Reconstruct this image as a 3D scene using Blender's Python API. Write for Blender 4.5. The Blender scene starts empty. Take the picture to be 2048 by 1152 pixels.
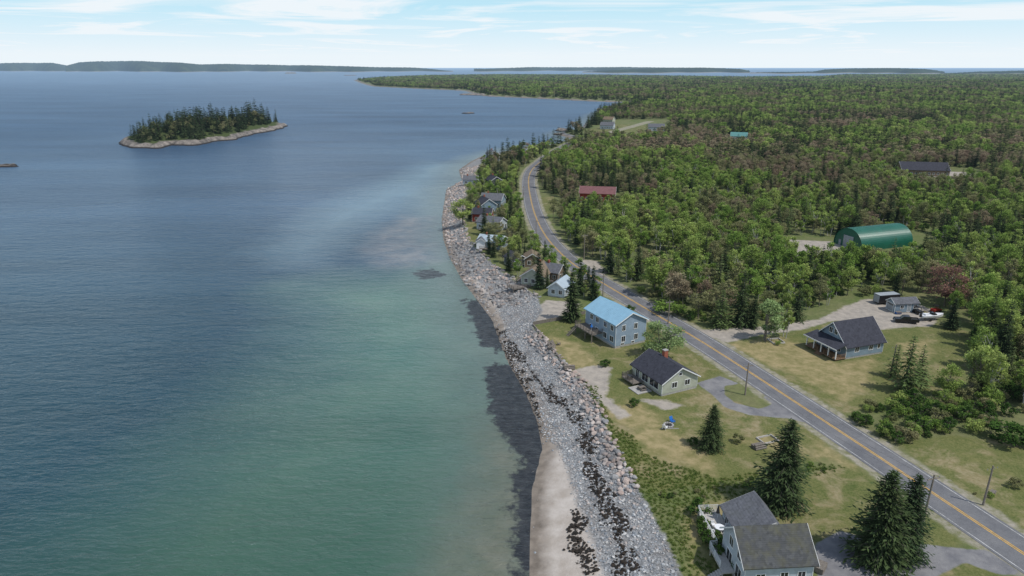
import bpy, math, random
import numpy as np
from mathutils import Vector, Matrix
random.seed(7); rng=np.random.default_rng(7)
scene=bpy.context.scene
CZ=65.0; FP=1365.33; HV=135.0
PITCH=math.atan((576-HV)/FP); SP,CP=math.sin(PITCH),math.cos(PITCH)
LZ=3.0
# ---------- survey: photograph bearings -> true ground coordinates ----------
def G(u,v,z=LZ):
    dx=(u-1024)/FP; dy=(576-v)/FP
    t=(CZ-z)/(SP-dy*CP)
    return (dx*t,(CP+dy*SP)*t)
def P(l,z=LZ): return [G(u,v,z) for u,v in l]
def HT(u,vb,vt,z=LZ):
    x,y=G(u,vb,z); dy=(576-vt)/FP
    return CZ+(-SP+dy*CP)/(CP+dy*SP)*y-z
# ---------- numpy helpers ----------
def sd_poly(x,y,poly):
    p=np.array(poly); d=np.full(x.shape,1e18); ins=np.zeros(x.shape,bool)
    n=len(p)
    for i in range(n):
        a=p[i]; b=p[(i+1)%n]; e=b-a; L=e@e
        if L==0: continue
        t=np.clip(((x-a[0])*e[0]+(y-a[1])*e[1])/L,0,1)
        dd=(x-a[0]-t*e[0])**2+(y-a[1]-t*e[1])**2
        d=np.minimum(d,dd)
        if a[1]!=b[1]:
            c=((a[1]>y)!=(b[1]>y))&(x<(b[0]-a[0])*(y-a[1])/(b[1]-a[1])+a[0])
            ins^=c
    d=np.sqrt(d); return np.where(ins,d,-d)
def d_line(x,y,pl):
    p=np.array(pl); d=np.full(x.shape,1e18)
    for i in range(len(p)-1):
        a=p[i]; e=p[i+1]-a; L=e@e
        if L==0: continue
        t=np.clip(((x-a[0])*e[0]+(y-a[1])*e[1])/L,0,1)
        d=np.minimum(d,(x-a[0]-t*e[0])**2+(y-a[1]-t*e[1])**2)
    return np.sqrt(d)
_tab=rng.random((256,256))
def vn(x,y,s,seed=0):
    x=x/s+seed*17.3; y=y/s+seed*9.1
    xi=np.floor(x).astype(int); yi=np.floor(y).astype(int); fx=x-xi; fy=y-yi
    fx=fx*fx*(3-2*fx); fy=fy*fy*(3-2*fy)
    g=lambda a,b:_tab[a%256,b%256]
    return (g(xi,yi)*(1-fx)+g(xi+1,yi)*fx)*(1-fy)+(g(xi,yi+1)*(1-fx)+g(xi+1,yi+1)*fx)*fy
def sst(a,b,x):
    t=np.clip((x-a)/(b-a),0,1); return t*t*(3-2*t)
def catmull(pts,n=10):
    p=[np.array(q,float) for q in pts]; p=[2*p[0]-p[1]]+p+[2*p[-1]-p[-2]]; out=[]
    for i in range(1,len(p)-2):
        for k in range(n):
            t=k/n; a,b,c,d=p[i-1:i+3]
            out.append(.5*((2*b)+(-a+c)*t+(2*a-5*b+4*c-d)*t*t+(-a+3*b-3*c+d)*t**3))
    out.append(p[-2]); return np.array(out)
# ---------- survey data ----------
shore=[(1060,1152),(1062,1050),(1065,980),(1085,900),(1078,850),(1055,790),(1015,720),(1000,680),(985,640),(955,600),(925,560),(900,515),(888,480),(884,440),(890,400),(893,378),(925,362),(918,340),(940,324),(960,314),(1020,300),(1075,292),(1140,286),(1150,279),(1120,270),(1135,262),(1160,262),(1170,250),(1195,228),(1240,216),(1262,211)]
far=[(1335,208),(1200,203),(1100,198),(970,192),(945,186),(930,181),(850,178),(750,173),(725,166),(712,160),(760,156),(850,152),(1000,150),(1200,151),(1480,155),(1640,154),(1700,149),(2048,147)]
farw=P(far,0)+[(14000,7500),(14000,-250)]
s0=P(shore,0)
COAST=[(s0[0][0]-3,-250),(s0[0][0]-1,30)]+s0+farw+[(60,-250)]
gedge=[(1365,1152),(1330,1070),(1290,1000),(1262,950),(1232,900),(1212,850),(1195,805),(1165,760),(1130,735),(1095,690),(1065,652),(1085,622),(1075,592),(1040,570),(1005,545),(972,516),(950,495),(933,475),(925,440),(928,400),(935,384),(952,366),(947,345),(962,326),(1000,314)]
g0=P(gedge,3)
GRASS=[(24,-250),(24,30)]+g0+P(shore[22:],0)+farw+[(60,-250)]
roadpx=[(2048,1108),(1700,876),(1430,700),(1300,622),(1215,572),(1160,538),(1120,505),(1090,470),(1071,432),(1061,395),(1057,362),(1063,341),(1082,323),(1115,300),(1160,279),(1210,267),(1255,256),(1300,244)]
rp=P(roadpx); d0=np.array(rp[0])-np.array(rp[1]); d0/=np.linalg.norm(d0)
rp=[tuple(np.array(rp[0])+d0*160)]+rp
ROAD=catmull(rp,10)
def terrain(x,y,full=False):
    sw=sd_poly(x,y,COAST); sg=np.minimum(sd_poly(x,y,GRASS),sw-4)
    f=np.clip(sw/np.maximum(sw-sg,.01),0,1)
    z=np.where(sg>=0,LZ,np.where(sw>0,LZ*(.75*f+.25*f**3),np.maximum(-3,sw*.07)))
    hill=sst(450,1600,y)*(1-sst(2600,4200,y))*np.clip(sg/200,0,1)*(9*vn(x,y,350,3)+5*vn(x,y,120,4)-2)
    z=z+np.maximum(hill,0)
    if full: return z,sw,sg
    return z
# ---------- mesh helpers ----------
def link(o): scene.collection.objects.link(o); return o
def mesh_obj(name,verts,faces,mats,midx=None,smooth=False,lnk=True,shade=None):
    me=bpy.data.meshes.new(name)
    me.from_pydata([tuple(v) for v in verts],[],[tuple(f) for f in faces])
    for m in mats: me.materials.append(m)
    if midx is not None: me.polygons.foreach_set('material_index',np.array(midx,dtype=np.int32))
    if smooth: me.polygons.foreach_set('use_smooth',np.ones(len(me.polygons),bool))
    if shade is not None:
        a=me.attributes.new('shade','FLOAT','FACE'); a.data.foreach_set('value',np.array(shade,dtype=np.float32))
    me.update()
    o=bpy.data.objects.new(name,me)
    if lnk: link(o)
    return o
class MB:
    def __init__(s,M=None): s.v=[];s.f=[];s.m=[];s.M=M or Matrix.Identity(4)
    def add(s,vs,fs,mi=0):
        b=len(s.v); s.v+= [s.M@Vector(q) for q in vs]; s.f+=[tuple(b+i for i in f) for f in fs]; s.m+=[mi]*len(fs)
    def box(s,x0,x1,y0,y1,z0,z1,mi=0):
        s.add([(x0,y0,z0),(x1,y0,z0),(x1,y1,z0),(x0,y1,z0),(x0,y0,z1),(x1,y0,z1),(x1,y1,z1),(x0,y1,z1)],
              [(3,2,1,0),(4,5,6,7),(0,1,5,4),(1,2,6,5),(2,3,7,6),(3,0,4,7)],mi)
    def cyl(s,a,b,r0,r1,n=8,mi=0,cap=True):
        a=Vector(a);b=Vector(b);d=(b-a).normalized(); u=d.orthogonal().normalized(); w=d.cross(u)
        vs=[];
        for c,r in((a,r0),(b,r1)):
            for i in range(n):
                t=2*math.pi*i/n; vs.append(c+u*(r*math.cos(t))+w*(r*math.sin(t)))
        fs=[(i,(i+1)%n,n+(i+1)%n,n+i) for i in range(n)]
        if cap: fs+=[tuple(range(n-1,-1,-1)),tuple(range(n,2*n))]
        s.add(vs,fs,mi)
    def obj(s,name,mats,parent=None,smooth=False):
        if parent is not None and s.v:
            # part vertices are written relative to the parent
            pass
        o=mesh_obj(name,s.v,s.f,mats,s.m,smooth)
        if parent: o.parent=parent
        return o
def empty(name,loc=(0,0,0),rz=0):
    e=bpy.data.objects.new(name,None); e.location=loc; e.rotation_euler=(0,0,rz); e.empty_display_size=.5; return link(e)
# ---------- material helpers ----------
def newmat(name):
    m=bpy.data.materials.new(name); m.use_nodes=True; nt=m.node_tree; nt.nodes.clear()
    try: m.cycles.emission_sampling='NONE'
    except Exception: pass
    return m,nt
def N(nt,t,**k):
    n=nt.nodes.new(t)
    for a,b in k.items(): setattr(n,a,b)
    return n
def mathn(nt,op,a,b=None,c=None,clamp=False):
    n=N(nt,'ShaderNodeMath',operation=op,use_clamp=clamp)
    for i,q in enumerate((a,b,c)):
        if q is None: continue
        if isinstance(q,(int,float)): n.inputs[i].default_value=q
        else: nt.links.new(q,n.inputs[i])
    return n.outputs[0]
def setin(nt,s,q):
    if isinstance(q,tuple): s.default_value=(*q,1) if len(q)==3 and s.type=='RGBA' else q
    elif isinstance(q,(int,float)): s.default_value=q
    else: nt.links.new(q,s)
def mix(nt,f,a,b,mode='MIX'):
    n=N(nt,'ShaderNodeMix',data_type='RGBA',blend_type=mode)
    setin(nt,n.inputs[0],f); setin(nt,n.inputs[6],a); setin(nt,n.inputs[7],b); return n.outputs[2]
def noise(nt,vec,scale,detail=4,rough=.55,dist=0):
    n=N(nt,'ShaderNodeTexNoise'); n.inputs['Scale'].default_value=scale; n.inputs['Detail'].default_value=detail
    n.inputs['Roughness'].default_value=rough; n.inputs['Distortion'].default_value=dist
    if vec is not None: nt.links.new(vec,n.inputs['Vector'])
    return n.outputs[0]
def mr(nt,v,a,b,c=0.,d=1.):
    n=N(nt,'ShaderNodeMapRange'); nt.links.new(v,n.inputs[0])
    for i,q in enumerate((a,b,c,d)): n.inputs[i+1].default_value=q
    return n.outputs[0]
def vscale(nt,vec,s):
    n=N(nt,'ShaderNodeVectorMath',operation='MULTIPLY'); nt.links.new(vec,n.inputs[0]); n.inputs[1].default_value=s; return n.outputs[0]
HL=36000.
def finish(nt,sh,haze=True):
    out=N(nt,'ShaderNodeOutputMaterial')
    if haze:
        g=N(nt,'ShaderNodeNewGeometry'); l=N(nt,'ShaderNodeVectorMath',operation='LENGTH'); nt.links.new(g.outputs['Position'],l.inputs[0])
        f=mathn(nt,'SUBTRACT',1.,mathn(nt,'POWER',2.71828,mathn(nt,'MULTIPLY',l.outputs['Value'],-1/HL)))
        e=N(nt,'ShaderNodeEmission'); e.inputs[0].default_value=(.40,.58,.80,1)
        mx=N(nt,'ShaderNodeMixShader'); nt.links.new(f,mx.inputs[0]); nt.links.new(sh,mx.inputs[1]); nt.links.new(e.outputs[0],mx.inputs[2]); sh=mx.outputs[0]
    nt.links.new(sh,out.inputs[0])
def principled(nt,col,rough=.8,spec=.3,bump=None,metal=0):
    b=N(nt,'ShaderNodeBsdfPrincipled'); setin(nt,b.inputs['Base Color'],col); setin(nt,b.inputs['Roughness'],rough)
    b.inputs['Specular IOR Level'].default_value=spec; b.inputs['Metallic'].default_value=metal
    if bump is not None: nt.links.new(bump,b.inputs['Normal'])
    return b
def bumpn(nt,h,strength,dist):
    b=N(nt,'ShaderNodeBump'); b.inputs['Strength'].default_value=strength; b.inputs['Distance'].default_value=dist; nt.links.new(h,b.inputs['Height']); return b.outputs[0]
def simple(name,c,rough=.7,var=.25,scale=3.,spec=.3,metal=0,bump=0):
    m,nt=newmat(name); g=N(nt,'ShaderNodeNewGeometry').outputs['Position']
    n=noise(nt,g,scale,5); f=mr(nt,n,.3,.7,1-var,1+var)
    cc=mix(nt,1.,c,f,'MULTIPLY')
    bm=bumpn(nt,n,.4,bump) if bump else None
    finish(nt,principled(nt,cc,rough,spec,bm,metal).outputs[0],False); return m
def siding(name,c):
    m,nt=newmat(name); g=N(nt,'ShaderNodeNewGeometry').outputs['Position']
    s=N(nt,'ShaderNodeSeparateXYZ'); nt.links.new(g,s.inputs[0])
    fr=mathn(nt,'FRACT',mathn(nt,'MULTIPLY',s.outputs[2],1/.22))
    f=mr(nt,fr,0,.25,.72,1.); n=mr(nt,noise(nt,g,.8,5),.3,.7,.85,1.12)
    cc=mix(nt,1.,mix(nt,1.,c,f,'MULTIPLY'),n,'MULTIPLY')
    finish(nt,principled(nt,cc,.6,.3,bumpn(nt,fr,.5,.02)).outputs[0],False); return m
def shingle(name,c,c2=None,moss=.0):
    m,nt=newmat(name); g=N(nt,'ShaderNodeNewGeometry').outputs['Position']
    v=N(nt,'ShaderNodeTexVoronoi'); v.inputs['Scale'].default_value=2.6; nt.links.new(g,v.inputs['Vector'])
    bw=N(nt,'ShaderNodeRGBToBW'); nt.links.new(v.outputs['Color'],bw.inputs[0])
    s=N(nt,'ShaderNodeSeparateXYZ'); nt.links.new(g,s.inputs[0])
    fr=mathn(nt,'FRACT',mathn(nt,'MULTIPLY',s.outputs[2],1/.16))
    cc=mix(nt,1.,c,mr(nt,bw.outputs[0],0,1,.75,1.25),'MULTIPLY')
    cc=mix(nt,1.,cc,mr(nt,fr,0,.3,.78,1.03),'MULTIPLY')
    n=noise(nt,g,.7,6); cc=mix(nt,mr(nt,n,.45,.75,0,moss or .25),cc,c2 or tuple(q*1.6 for q in c))
    finish(nt,principled(nt,cc,.9,.2).outputs[0],False); return m
M={}
M['white']=simple('white_trim',(.72,.73,.72),.5,.08)
M['glass']=simple('window_glass',(.02,.025,.03),.08,.3,.5,.8)
M['wood']=simple('weathered_wood',(.17,.15,.13),.85,.35,6)
M['newwood']=simple('brown_wood',(.20,.13,.08),.8,.3,6)
M['lightwood']=simple('grey_deck_boards',(.42,.40,.37),.8,.2,5)
M['brick']=simple('red_brick',(.30,.10,.06),.85,.35,9)
M['concrete']=simple('concrete',(.34,.33,.31),.9,.2,3)
M['black']=simple('black_paint',(.02,.02,.022),.3,.2,2,.5)
M['rubber']=simple('rubber',(.025,.025,.025),.85,.1)
M['bluesid']=siding('slate_blue_siding',(.27,.35,.43))
M['tansid']=siding('sage_tan_siding',(.40,.42,.34))
M['greysid']=siding('blue_grey_siding',(.21,.28,.34))
M['whitesid']=siding('pale_siding',(.43,.48,.52))
M['redsid']=siding('barn_red_siding',(.25,.045,.035))
M['darksid']=siding('charcoal_siding',(.08,.09,.10))
M['brownsid']=siding('brown_siding',(.20,.15,.11))
M['dkroof']=shingle('charcoal_shingles',(.045,.047,.060))
M['gyroof']=shingle('grey_shingles',(.12,.125,.14),(.11,.12,.09))
M['mossroof']=shingle('mossy_shingles',(.075,.078,.08),(.12,.115,.05),.5)
M['brroof']=shingle('brown_shingles',(.18,.14,.10))
M['blueroof']=simple('blue_metal_roof',(.25,.43,.55),.45,.08,.6,.4)
M['ltroof']=simple('pale_metal_roof',(.36,.43,.48),.4,.1,.6,.5)
M['redroof']=simple('maroon_metal_roof',(.18,.085,.085),.5,.15,1)
M['tealroof']=simple('teal_metal_roof',(.10,.24,.23),.5,.1,1)
M['green']=simple('green_metal',(.012,.105,.068),.38,.12,.35,.5)
M['greydoor']=simple('grey_panel',(.30,.33,.35),.6,.12,1)
M['pole']=simple('pole_wood',(.22,.19,.16),.9,.3,5)
M['yellowpaint']=simple('yellow_road_paint',(.62,.36,.05),.8,.25,2)
M['whitepaint']=simple('white_road_paint',(.42,.42,.41),.8,.45,1.5)
M['red']=simple('red_plastic',(.28,.03,.025),.4,.1)
M['bluep']=simple('blue_tarp',(.02,.14,.45),.5,.15)
M['yel']=simple('yellow_plastic',(.65,.55,.03),.5,.1)
M['gwhite']=simple('white_gelcoat',(.75,.76,.77),.25,.05,1,.5)
M['wire']=simple('black_cable',(.03,.03,.03),.6,.1)

# ---------- ground ----------
lawnP=[P(q) for q in [
 [(1065,655),(1180,625),(1300,640),(1450,745),(1400,765),(1250,760),(1200,735),(1140,742)],
 [(1190,780),(1240,745),(1400,780),(1600,845),(1650,880),(1640,920),(1480,960),(1300,985),(1265,950),(1215,850)],
 [(1380,1015),(1500,985),(1700,925),(1740,955),(1925,1080),(1900,1095),(1750,1110),(1640,1080),(1500,1200),(1440,1200)],
 [(1440,690),(1560,668),(1700,640),(1880,648),(1940,665),(1930,770),(1800,800),(1690,830)],
 [(1790,885),(1900,870),(2048,890),(2400,980),(2600,1300),(2048,1070)],
 [(1225,572),(1260,575),(1330,618),(1400,650),(1380,662),(1300,618)],
 [(1078,395),(1108,392),(1112,425),(1085,430)],[(935,440),(960,440),(965,490),(940,480)],[(930,372),(950,370),(955,392),(935,392)],
 [(1165,262),(1230,248),(1300,252),(1290,262),(1180,275)],[(1850,1160),(1920,1120),(1990,1130),(2040,1200),(1880,1250)]]]
dryP=[P(q) for q in [[(1262,870),(1300,852),(1350,860),(1400,905),(1438,935),(1420,946),(1350,925),(1290,905)],
 [(1210,830),(1260,800),(1330,840),(1330,870),(1240,850)],[(1100,670),(1160,690),(1200,735),(1140,740)],
 [(1450,690),(1560,672),(1620,700),(1680,730),(1750,712),(1745,770),(1690,800),(1590,750)],[(1800,690),(1860,680),(1850,740),(1780,760)],
 [(1640,885),(1740,950),(1690,930),(1600,905)],[(1470,880),(1560,870),(1640,900),(1560,905)],[(1370,1020),(1400,1010),(1480,1000),(1400,1060),(1410,1152),(1385,1152)]]]
gravP=[P(q) for q in [[(1388,660),(1455,686),(1520,670),(1600,660),(1670,640),(1760,658),(1865,652),(1885,625),(1800,598),(1730,598),(1690,612),(1640,638),(1540,652),(1450,657)],
 [(1135,742),(1195,730),(1222,735),(1212,790),(1260,830),(1240,840),(1195,800),(1170,765)],[(1275,800),(1330,800),(1370,812),(1330,820)],
 [(1065,620),(1095,600),(1160,605),(1150,622),(1100,640),(1068,650)],
 [(1560,478),(1700,485),(1690,510),(1640,528),(1570,510)],[(1870,342),(1950,345),(1930,358),(1860,355)],
 [(1130,515),(1195,522),(1215,545),(1190,560),(1150,540)]]]
asphP=[P(q) for q in [[(1393,766),(1440,752),(1475,766),(1560,806),(1625,850),(1585,838),(1500,830),(1450,815),(1425,790)],
 [(1630,1088),(1680,1062),(1740,1078),(1830,1086),(1930,1098),(1975,1100),(2048,1150),(2000,1150),(1930,1125),(1850,1165),(1640,1230)]]]
holeP=[P(q) for q in [[(1448,772),(1490,766),(1545,808),(1520,818),(1470,806),(1450,790)],[(1715,1090),(1760,1075),(1825,1085),(1835,1110),(1790,1132),(1735,1125)]]]
sandP=[P([(1040,1300),(1240,1300),(1205,1152),(1180,1080),(1152,1000),(1136,940),(1108,885),(1085,875),(1060,960),(1050,1152)],.6),
 P([(935,555),(960,590),(985,630),(1000,665),(1012,655),(987,600),(952,560)],.5)]
wrack=[P([(1005,655),(1050,720),(1095,780),(1150,830),(1172,880),(1185,940),(1212,1000),(1240,1080),(1252,1152),(1265,1300)],1.5),
       P([(1150,1020),(1155,1090),(1175,1152)],1.0),P([(990,650),(1010,700),(1045,760),(1078,860)],.9)]
def axis(lo,flo,fhi,hi,st,gr):
    a=list(np.arange(flo,fhi,st)); s=st; x=a[-1]
    while x<hi: s*=gr; x+=s; a.append(x)
    s=st; x=flo; b=[]
    while x>lo: s*=gr; x-=s; b.append(x)
    return np.array(b[::-1]+a)
def sheet(name,xs,ys,zf,mat,attrs):
    X,Y=np.meshgrid(xs,ys); x=X.ravel(); y=Y.ravel(); res=zf(x,y); z=res[0]
    nx,ny=len(xs),len(ys); me=bpy.data.meshes.new(name)
    me.vertices.add(nx*ny); me.vertices.foreach_set('co',np.stack([x,y,z],1).ravel())
    i=(np.arange(ny-1)[:,None]*nx+np.arange(nx-1)[None]).ravel()
    q=np.stack([i,i+1,i+1+nx,i+nx],1).astype(np.int32)
    nf=len(q); me.loops.add(nf*4); me.polygons.add(nf)
    me.loops.foreach_set('vertex_index',q.ravel()); me.polygons.foreach_set('loop_start',np.arange(0,nf*4,4,dtype=np.int32))
    me.polygons.foreach_set('loop_total',np.full(nf,4,np.int32)); me.polygons.foreach_set('use_smooth',np.ones(nf,bool))
    me.update(); me.validate()
    for k,a in attrs(x,y,*res[1:]).items():
        at=me.attributes.new(k,'FLOAT','POINT'); at.data.foreach_set('value',a.astype(np.float32))
    me.materials.append(mat); return link(bpy.data.objects.new(name,me))
def umax(x,y,ps):
    d=np.full(x.shape,-1e4); near=(y<900)
    for p in ps: d[near]=np.maximum(d[near],sd_poly(x[near],y[near],p))
    return d
def gattrs(x,y,sw,sg):
    rd=d_line(x,y,ROAD)
    w=np.full(x.shape,1e4)
    for p in wrack: w=np.minimum(w,d_line(x,y,p))
    asph=np.minimum(umax(x,y,asphP),-umax(x,y,holeP))
    return dict(lawn=umax(x,y,lawnP),dry=umax(x,y,dryP),gravel=umax(x,y,gravP),asph=asph,sand=umax(x,y,sandP),
                weed=.9-w,shoul=5.2-rd,sg=sg,sw=sw)
def layer(nt,pos,prev,attr,col,amp=1.,sc=.5,soft=.3,opac=1.,off=0.,sgn=1.):
    a=N(nt,'ShaderNodeAttribute',attribute_name=attr).outputs['Fac']
    n=noise(nt,pos,sc,6,.65)
    v=mathn(nt,'ADD',mathn(nt,'MULTIPLY_ADD',a,sgn,off),mathn(nt,'MULTIPLY',mathn(nt,'SUBTRACT',n,.5),amp*2))
    f=mathn(nt,'MULTIPLY',mr(nt,v,-soft,soft),opac)
    return mix(nt,f,prev,col)
def duo(nt,pos,a,b,sc,lo=.35,hi=.65,detail=6): return mix(nt,mr(nt,noise(nt,pos,sc,detail,.65),lo,hi),a,b)
gm,nt=newmat('ground_cover'); pos=N(nt,'ShaderNodeNewGeometry').outputs['Position']
c=duo(nt,pos,(.085,.12,.035),(.19,.165,.095),.12); c=mix(nt,.45,c,duo(nt,pos,(.07,.105,.028),(.17,.20,.07),.9))
lawn=duo(nt,pos,(.075,.115,.022),(.165,.160,.055),.10,.3,.7); lawn=mix(nt,.5,lawn,duo(nt,pos,(.055,.085,.020),(.19,.170,.07),.45)); lawn=mix(nt,.4,lawn,duo(nt,pos,(.045,.072,.016),(.22,.21,.09),3.2))
lawn=mix(nt,mr(nt,noise(nt,pos,.13,8,.72,.4),.51,.63,0,.85),lawn,duo(nt,pos,(.22,.18,.09),(.31,.26,.16),1.2))
c=layer(nt,pos,c,'lawn',lawn,1.2,.4,.5)
c=layer(nt,pos,c,'dry',duo(nt,pos,(.18,.165,.065),(.35,.28,.15),.5),3.2,.25,1.2,.88)
c=layer(nt,pos,c,'shoul',duo(nt,pos,(.33,.30,.25),(.17,.17,.09),.8),1.6,.5,.4)
c=layer(nt,pos,c,'gravel',duo(nt,pos,(.27,.245,.215),(.40,.355,.30),.6),1.5,.35,.4)
c=layer(nt,pos,c,'asph',duo(nt,pos,(.15,.15,.16),(.24,.235,.235),.4),.25,.8,.15)
vo=N(nt,'ShaderNodeTexVoronoi'); vo.inputs['Scale'].default_value=2.8; nt.links.new(pos,vo.inputs['Vector'])
bw=N(nt,'ShaderNodeRGBToBW'); nt.links.new(vo.outputs['Color'],bw.inputs[0])
cob=mix(nt,bw.outputs[0],(.19,.20,.21),(.43,.43,.42))
cob=mix(nt,1.,cob,mr(nt,vo.outputs['Distance'],.2,.8,1.,.55),'MULTIPLY')
cob=mix(nt,mr(nt,noise(nt,pos,.22,6,.7),.45,.68,0,.6),cob,(.17,.145,.125))
c=layer(nt,pos,c,'sg',cob,.9,.6,.3,1,0,-1)
c=layer(nt,pos,c,'sand',duo(nt,pos,(.36,.315,.27),(.50,.455,.41),.3),1.2,.4,.6)
c=layer(nt,pos,c,'sw',duo(nt,pos,(.12,.10,.08),(.25,.21,.17),.4),1.6,.25,1.2,.9,2.2,-1)
wd=N(nt,'ShaderNodeAttribute',attribute_name='weed').outputs['Fac']
wf=mr(nt,mathn(nt,'ADD',wd,mathn(nt,'MULTIPLY',mathn(nt,'SUBTRACT',noise(nt,pos,.8,7,.7),.58),9.)),-.3,.3)
ws=mr(nt,wd,-2.,-1.); wf=mathn(nt,'MULTIPLY',wf,ws)
c=mix(nt,wf,c,(.03,.024,.02))
h=noise(nt,pos,3.,6,.7)
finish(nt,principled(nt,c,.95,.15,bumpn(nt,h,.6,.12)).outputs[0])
xs=axis(-3500,-45,130,14000,.8,1.022); ys=axis(-250,60,235,8000,.8,1.03)
sheet('ground',xs,ys,lambda x,y:terrain(x,y,True),gm,gattrs)

# ---------- sea ----------
greenP=P([(600,575),(760,552),(880,535),(960,600),(1010,700),(1100,900),(1100,1152),(1100,1700),(-500,1700),(50,1152),(280,1000),(460,850),(580,730),(630,640)],0)
paleP=P([(985,640),(890,520),(870,440),(880,370),(915,330),(860,325),(760,370),(640,420),(560,500),(600,520),(740,440),(830,400),(850,470),(870,530),(900,590),(960,680)],0)
reefP=P([(735,500),(760,460),(810,433),(860,435),(850,480),(880,520),(830,530),(760,535)],0)
weedW=[P(q,0) for q in [[(935,600),(975,618),(1003,660),(1000,700),(970,685)],[(982,730),(1025,735),(1060,795),(1082,850),(1088,905),(1065,935),(1030,880),(995,835)],[(830,545),(860,540),(890,552),(850,556)],[(1044,935),(1075,930),(1068,1010),(1064,1152),(1048,1152),(1042,1030)]]]
murkP=P([(990,840),(1050,900),(1075,960),(1075,1152),(1075,1400),(840,1400),(890,1152),(960,1000)],0)
def wattrs(x,y):
    sw=sd_poly(x,y,COAST)
    rw=np.full(x.shape,-1e4)
    for p in weedW: rw=np.maximum(rw,sd_poly(x,y,p))
    return dict(green=sd_poly(x,y,greenP),pale=sd_poly(x,y,paleP),reef=sd_poly(x,y,reefP),weed=rw,murk=sd_poly(x,y,murkP),shore=-sw)
wm,nt=newmat('sea_water'); pos=N(nt,'ShaderNodeNewGeometry').outputs['Position']
sp=N(nt,'ShaderNodeSeparateXYZ'); nt.links.new(pos,sp.inputs[0])
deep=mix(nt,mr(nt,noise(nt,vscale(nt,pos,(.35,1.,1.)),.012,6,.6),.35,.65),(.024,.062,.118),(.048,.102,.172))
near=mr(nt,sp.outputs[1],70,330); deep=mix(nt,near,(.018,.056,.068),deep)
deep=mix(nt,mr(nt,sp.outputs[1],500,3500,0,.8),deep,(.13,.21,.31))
c=deep
def wl(prev,attr,col,amp,sc,soft,opac=1.,off=0.,sgn=1.): return layer(nt,pos,prev,attr,col,amp,sc,soft,opac,off,sgn)
c=wl(c,'pale',(.16,.25,.30),16,.03,16,.7)
g=duo(nt,pos,(.068,.150,.125),(.112,.190,.155),.03)
gd=mix(nt,mr(nt,sp.outputs[1],66,150),(.042,.098,.068),g)
c=wl(c,'green',gd,12,.03,20,.95)
c=wl(c,'shore',(.17,.20,.165),6,.08,10,.55,13,-1)
c=wl(c,'murk',duo(nt,pos,(.11,.115,.08),(.17,.16,.12),.2),5,.15,6,.72)
c=wl(c,'reef',duo(nt,pos,(.09,.12,.16),(.24,.23,.23),.12),9,.09,6,.75)
c=wl(c,'weed',duo(nt,pos,(.015,.017,.022),(.042,.045,.05),.5),4.5,.35,.6,.97,1.3)
dist=N(nt,'ShaderNodeVectorMath',operation='LENGTH'); nt.links.new(pos,dist.inputs[0])
rot=N(nt,'ShaderNodeMapping'); rot.inputs['Rotation'].default_value=(0,0,.3); rot.inputs['Scale'].default_value=(.35,1.,1.); nt.links.new(pos,rot.inputs['Vector'])
w1=noise(nt,rot.outputs[0],1.35,3,.55,.5); w2=noise(nt,rot.outputs[0],.38,3,.5,.5); w3=noise(nt,rot.outputs[0],.08,2,.5,.3)
hh=mathn(nt,'ADD',mathn(nt,'ADD',w1,mathn(nt,'MULTIPLY',w2,1.7)),mathn(nt,'MULTIPLY',w3,1.6))
ws_=noise(nt,vscale(nt,pos,(.25,1.,1.)),.02,5,.6,.4)
c=mix(nt,1.,c,mr(nt,ws_,.3,.7,.82,1.15),'MULTIPLY')
foam=mr(nt,w1,.68,.78,0,.4); foam=mathn(nt,'MULTIPLY',foam,mr(nt,noise(nt,pos,.03,4),.5,.65))
c=mix(nt,foam,c,(.45,.5,.5))
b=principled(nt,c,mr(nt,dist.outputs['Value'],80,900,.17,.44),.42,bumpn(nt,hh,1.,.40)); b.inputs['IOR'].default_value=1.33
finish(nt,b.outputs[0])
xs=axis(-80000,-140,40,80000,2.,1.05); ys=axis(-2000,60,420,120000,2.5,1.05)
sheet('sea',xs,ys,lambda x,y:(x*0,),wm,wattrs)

# ---------- road ----------
def strip(line,off0,off1,z,mb,dash=None,mi=0):
    l=np.array(line); t=np.gradient(l,axis=0); t/=np.linalg.norm(t,axis=1)[:,None]; n=np.stack([t[:,1],-t[:,0]],1)
    a=l+n*off0; b=l+n*off1; k=len(mb.v)
    for i in range(len(l)): mb.v+=[Vector((a[i][0],a[i][1],z)),Vector((b[i][0],b[i][1],z))]
    for i in range(len(l)-1): mb.f.append((k+2*i,k+2*i+1,k+2*i+3,k+2*i+2)); mb.m.append(mi)
am,nt=newmat('worn_asphalt'); pos=N(nt,'ShaderNodeNewGeometry').outputs['Position']
c=duo(nt,pos,(.125,.128,.138),(.18,.18,.185),.25); c=mix(nt,1.,c,mr(nt,noise(nt,pos,6,4,.8),.3,.7,.85,1.15),'MULTIPLY')
ck=noise(nt,pos,.35,8,.75,1.2); c=mix(nt,mr(nt,mathn(nt,'ABSOLUTE',mathn(nt,'SUBTRACT',ck,.5)),0.,.006,.7,0),c,(.03,.03,.03))
finish(nt,principled(nt,c,.85,.25).outputs[0],False)
mb=MB(); strip(ROAD,-3.75,3.75,LZ+.03,mb); mb.obj('road',[am])
mb=MB()
strip(ROAD,-.24,-.10,LZ+.036,mb,mi=0); strip(ROAD,.10,.24,LZ+.036,mb,mi=0); strip(ROAD,-3.3,-3.18,LZ+.036,mb,mi=1); strip(ROAD,3.18,3.3,LZ+.036,mb,mi=1)
mb.obj('road_markings',[M['yellowpaint'],M['whitepaint']])

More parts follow.
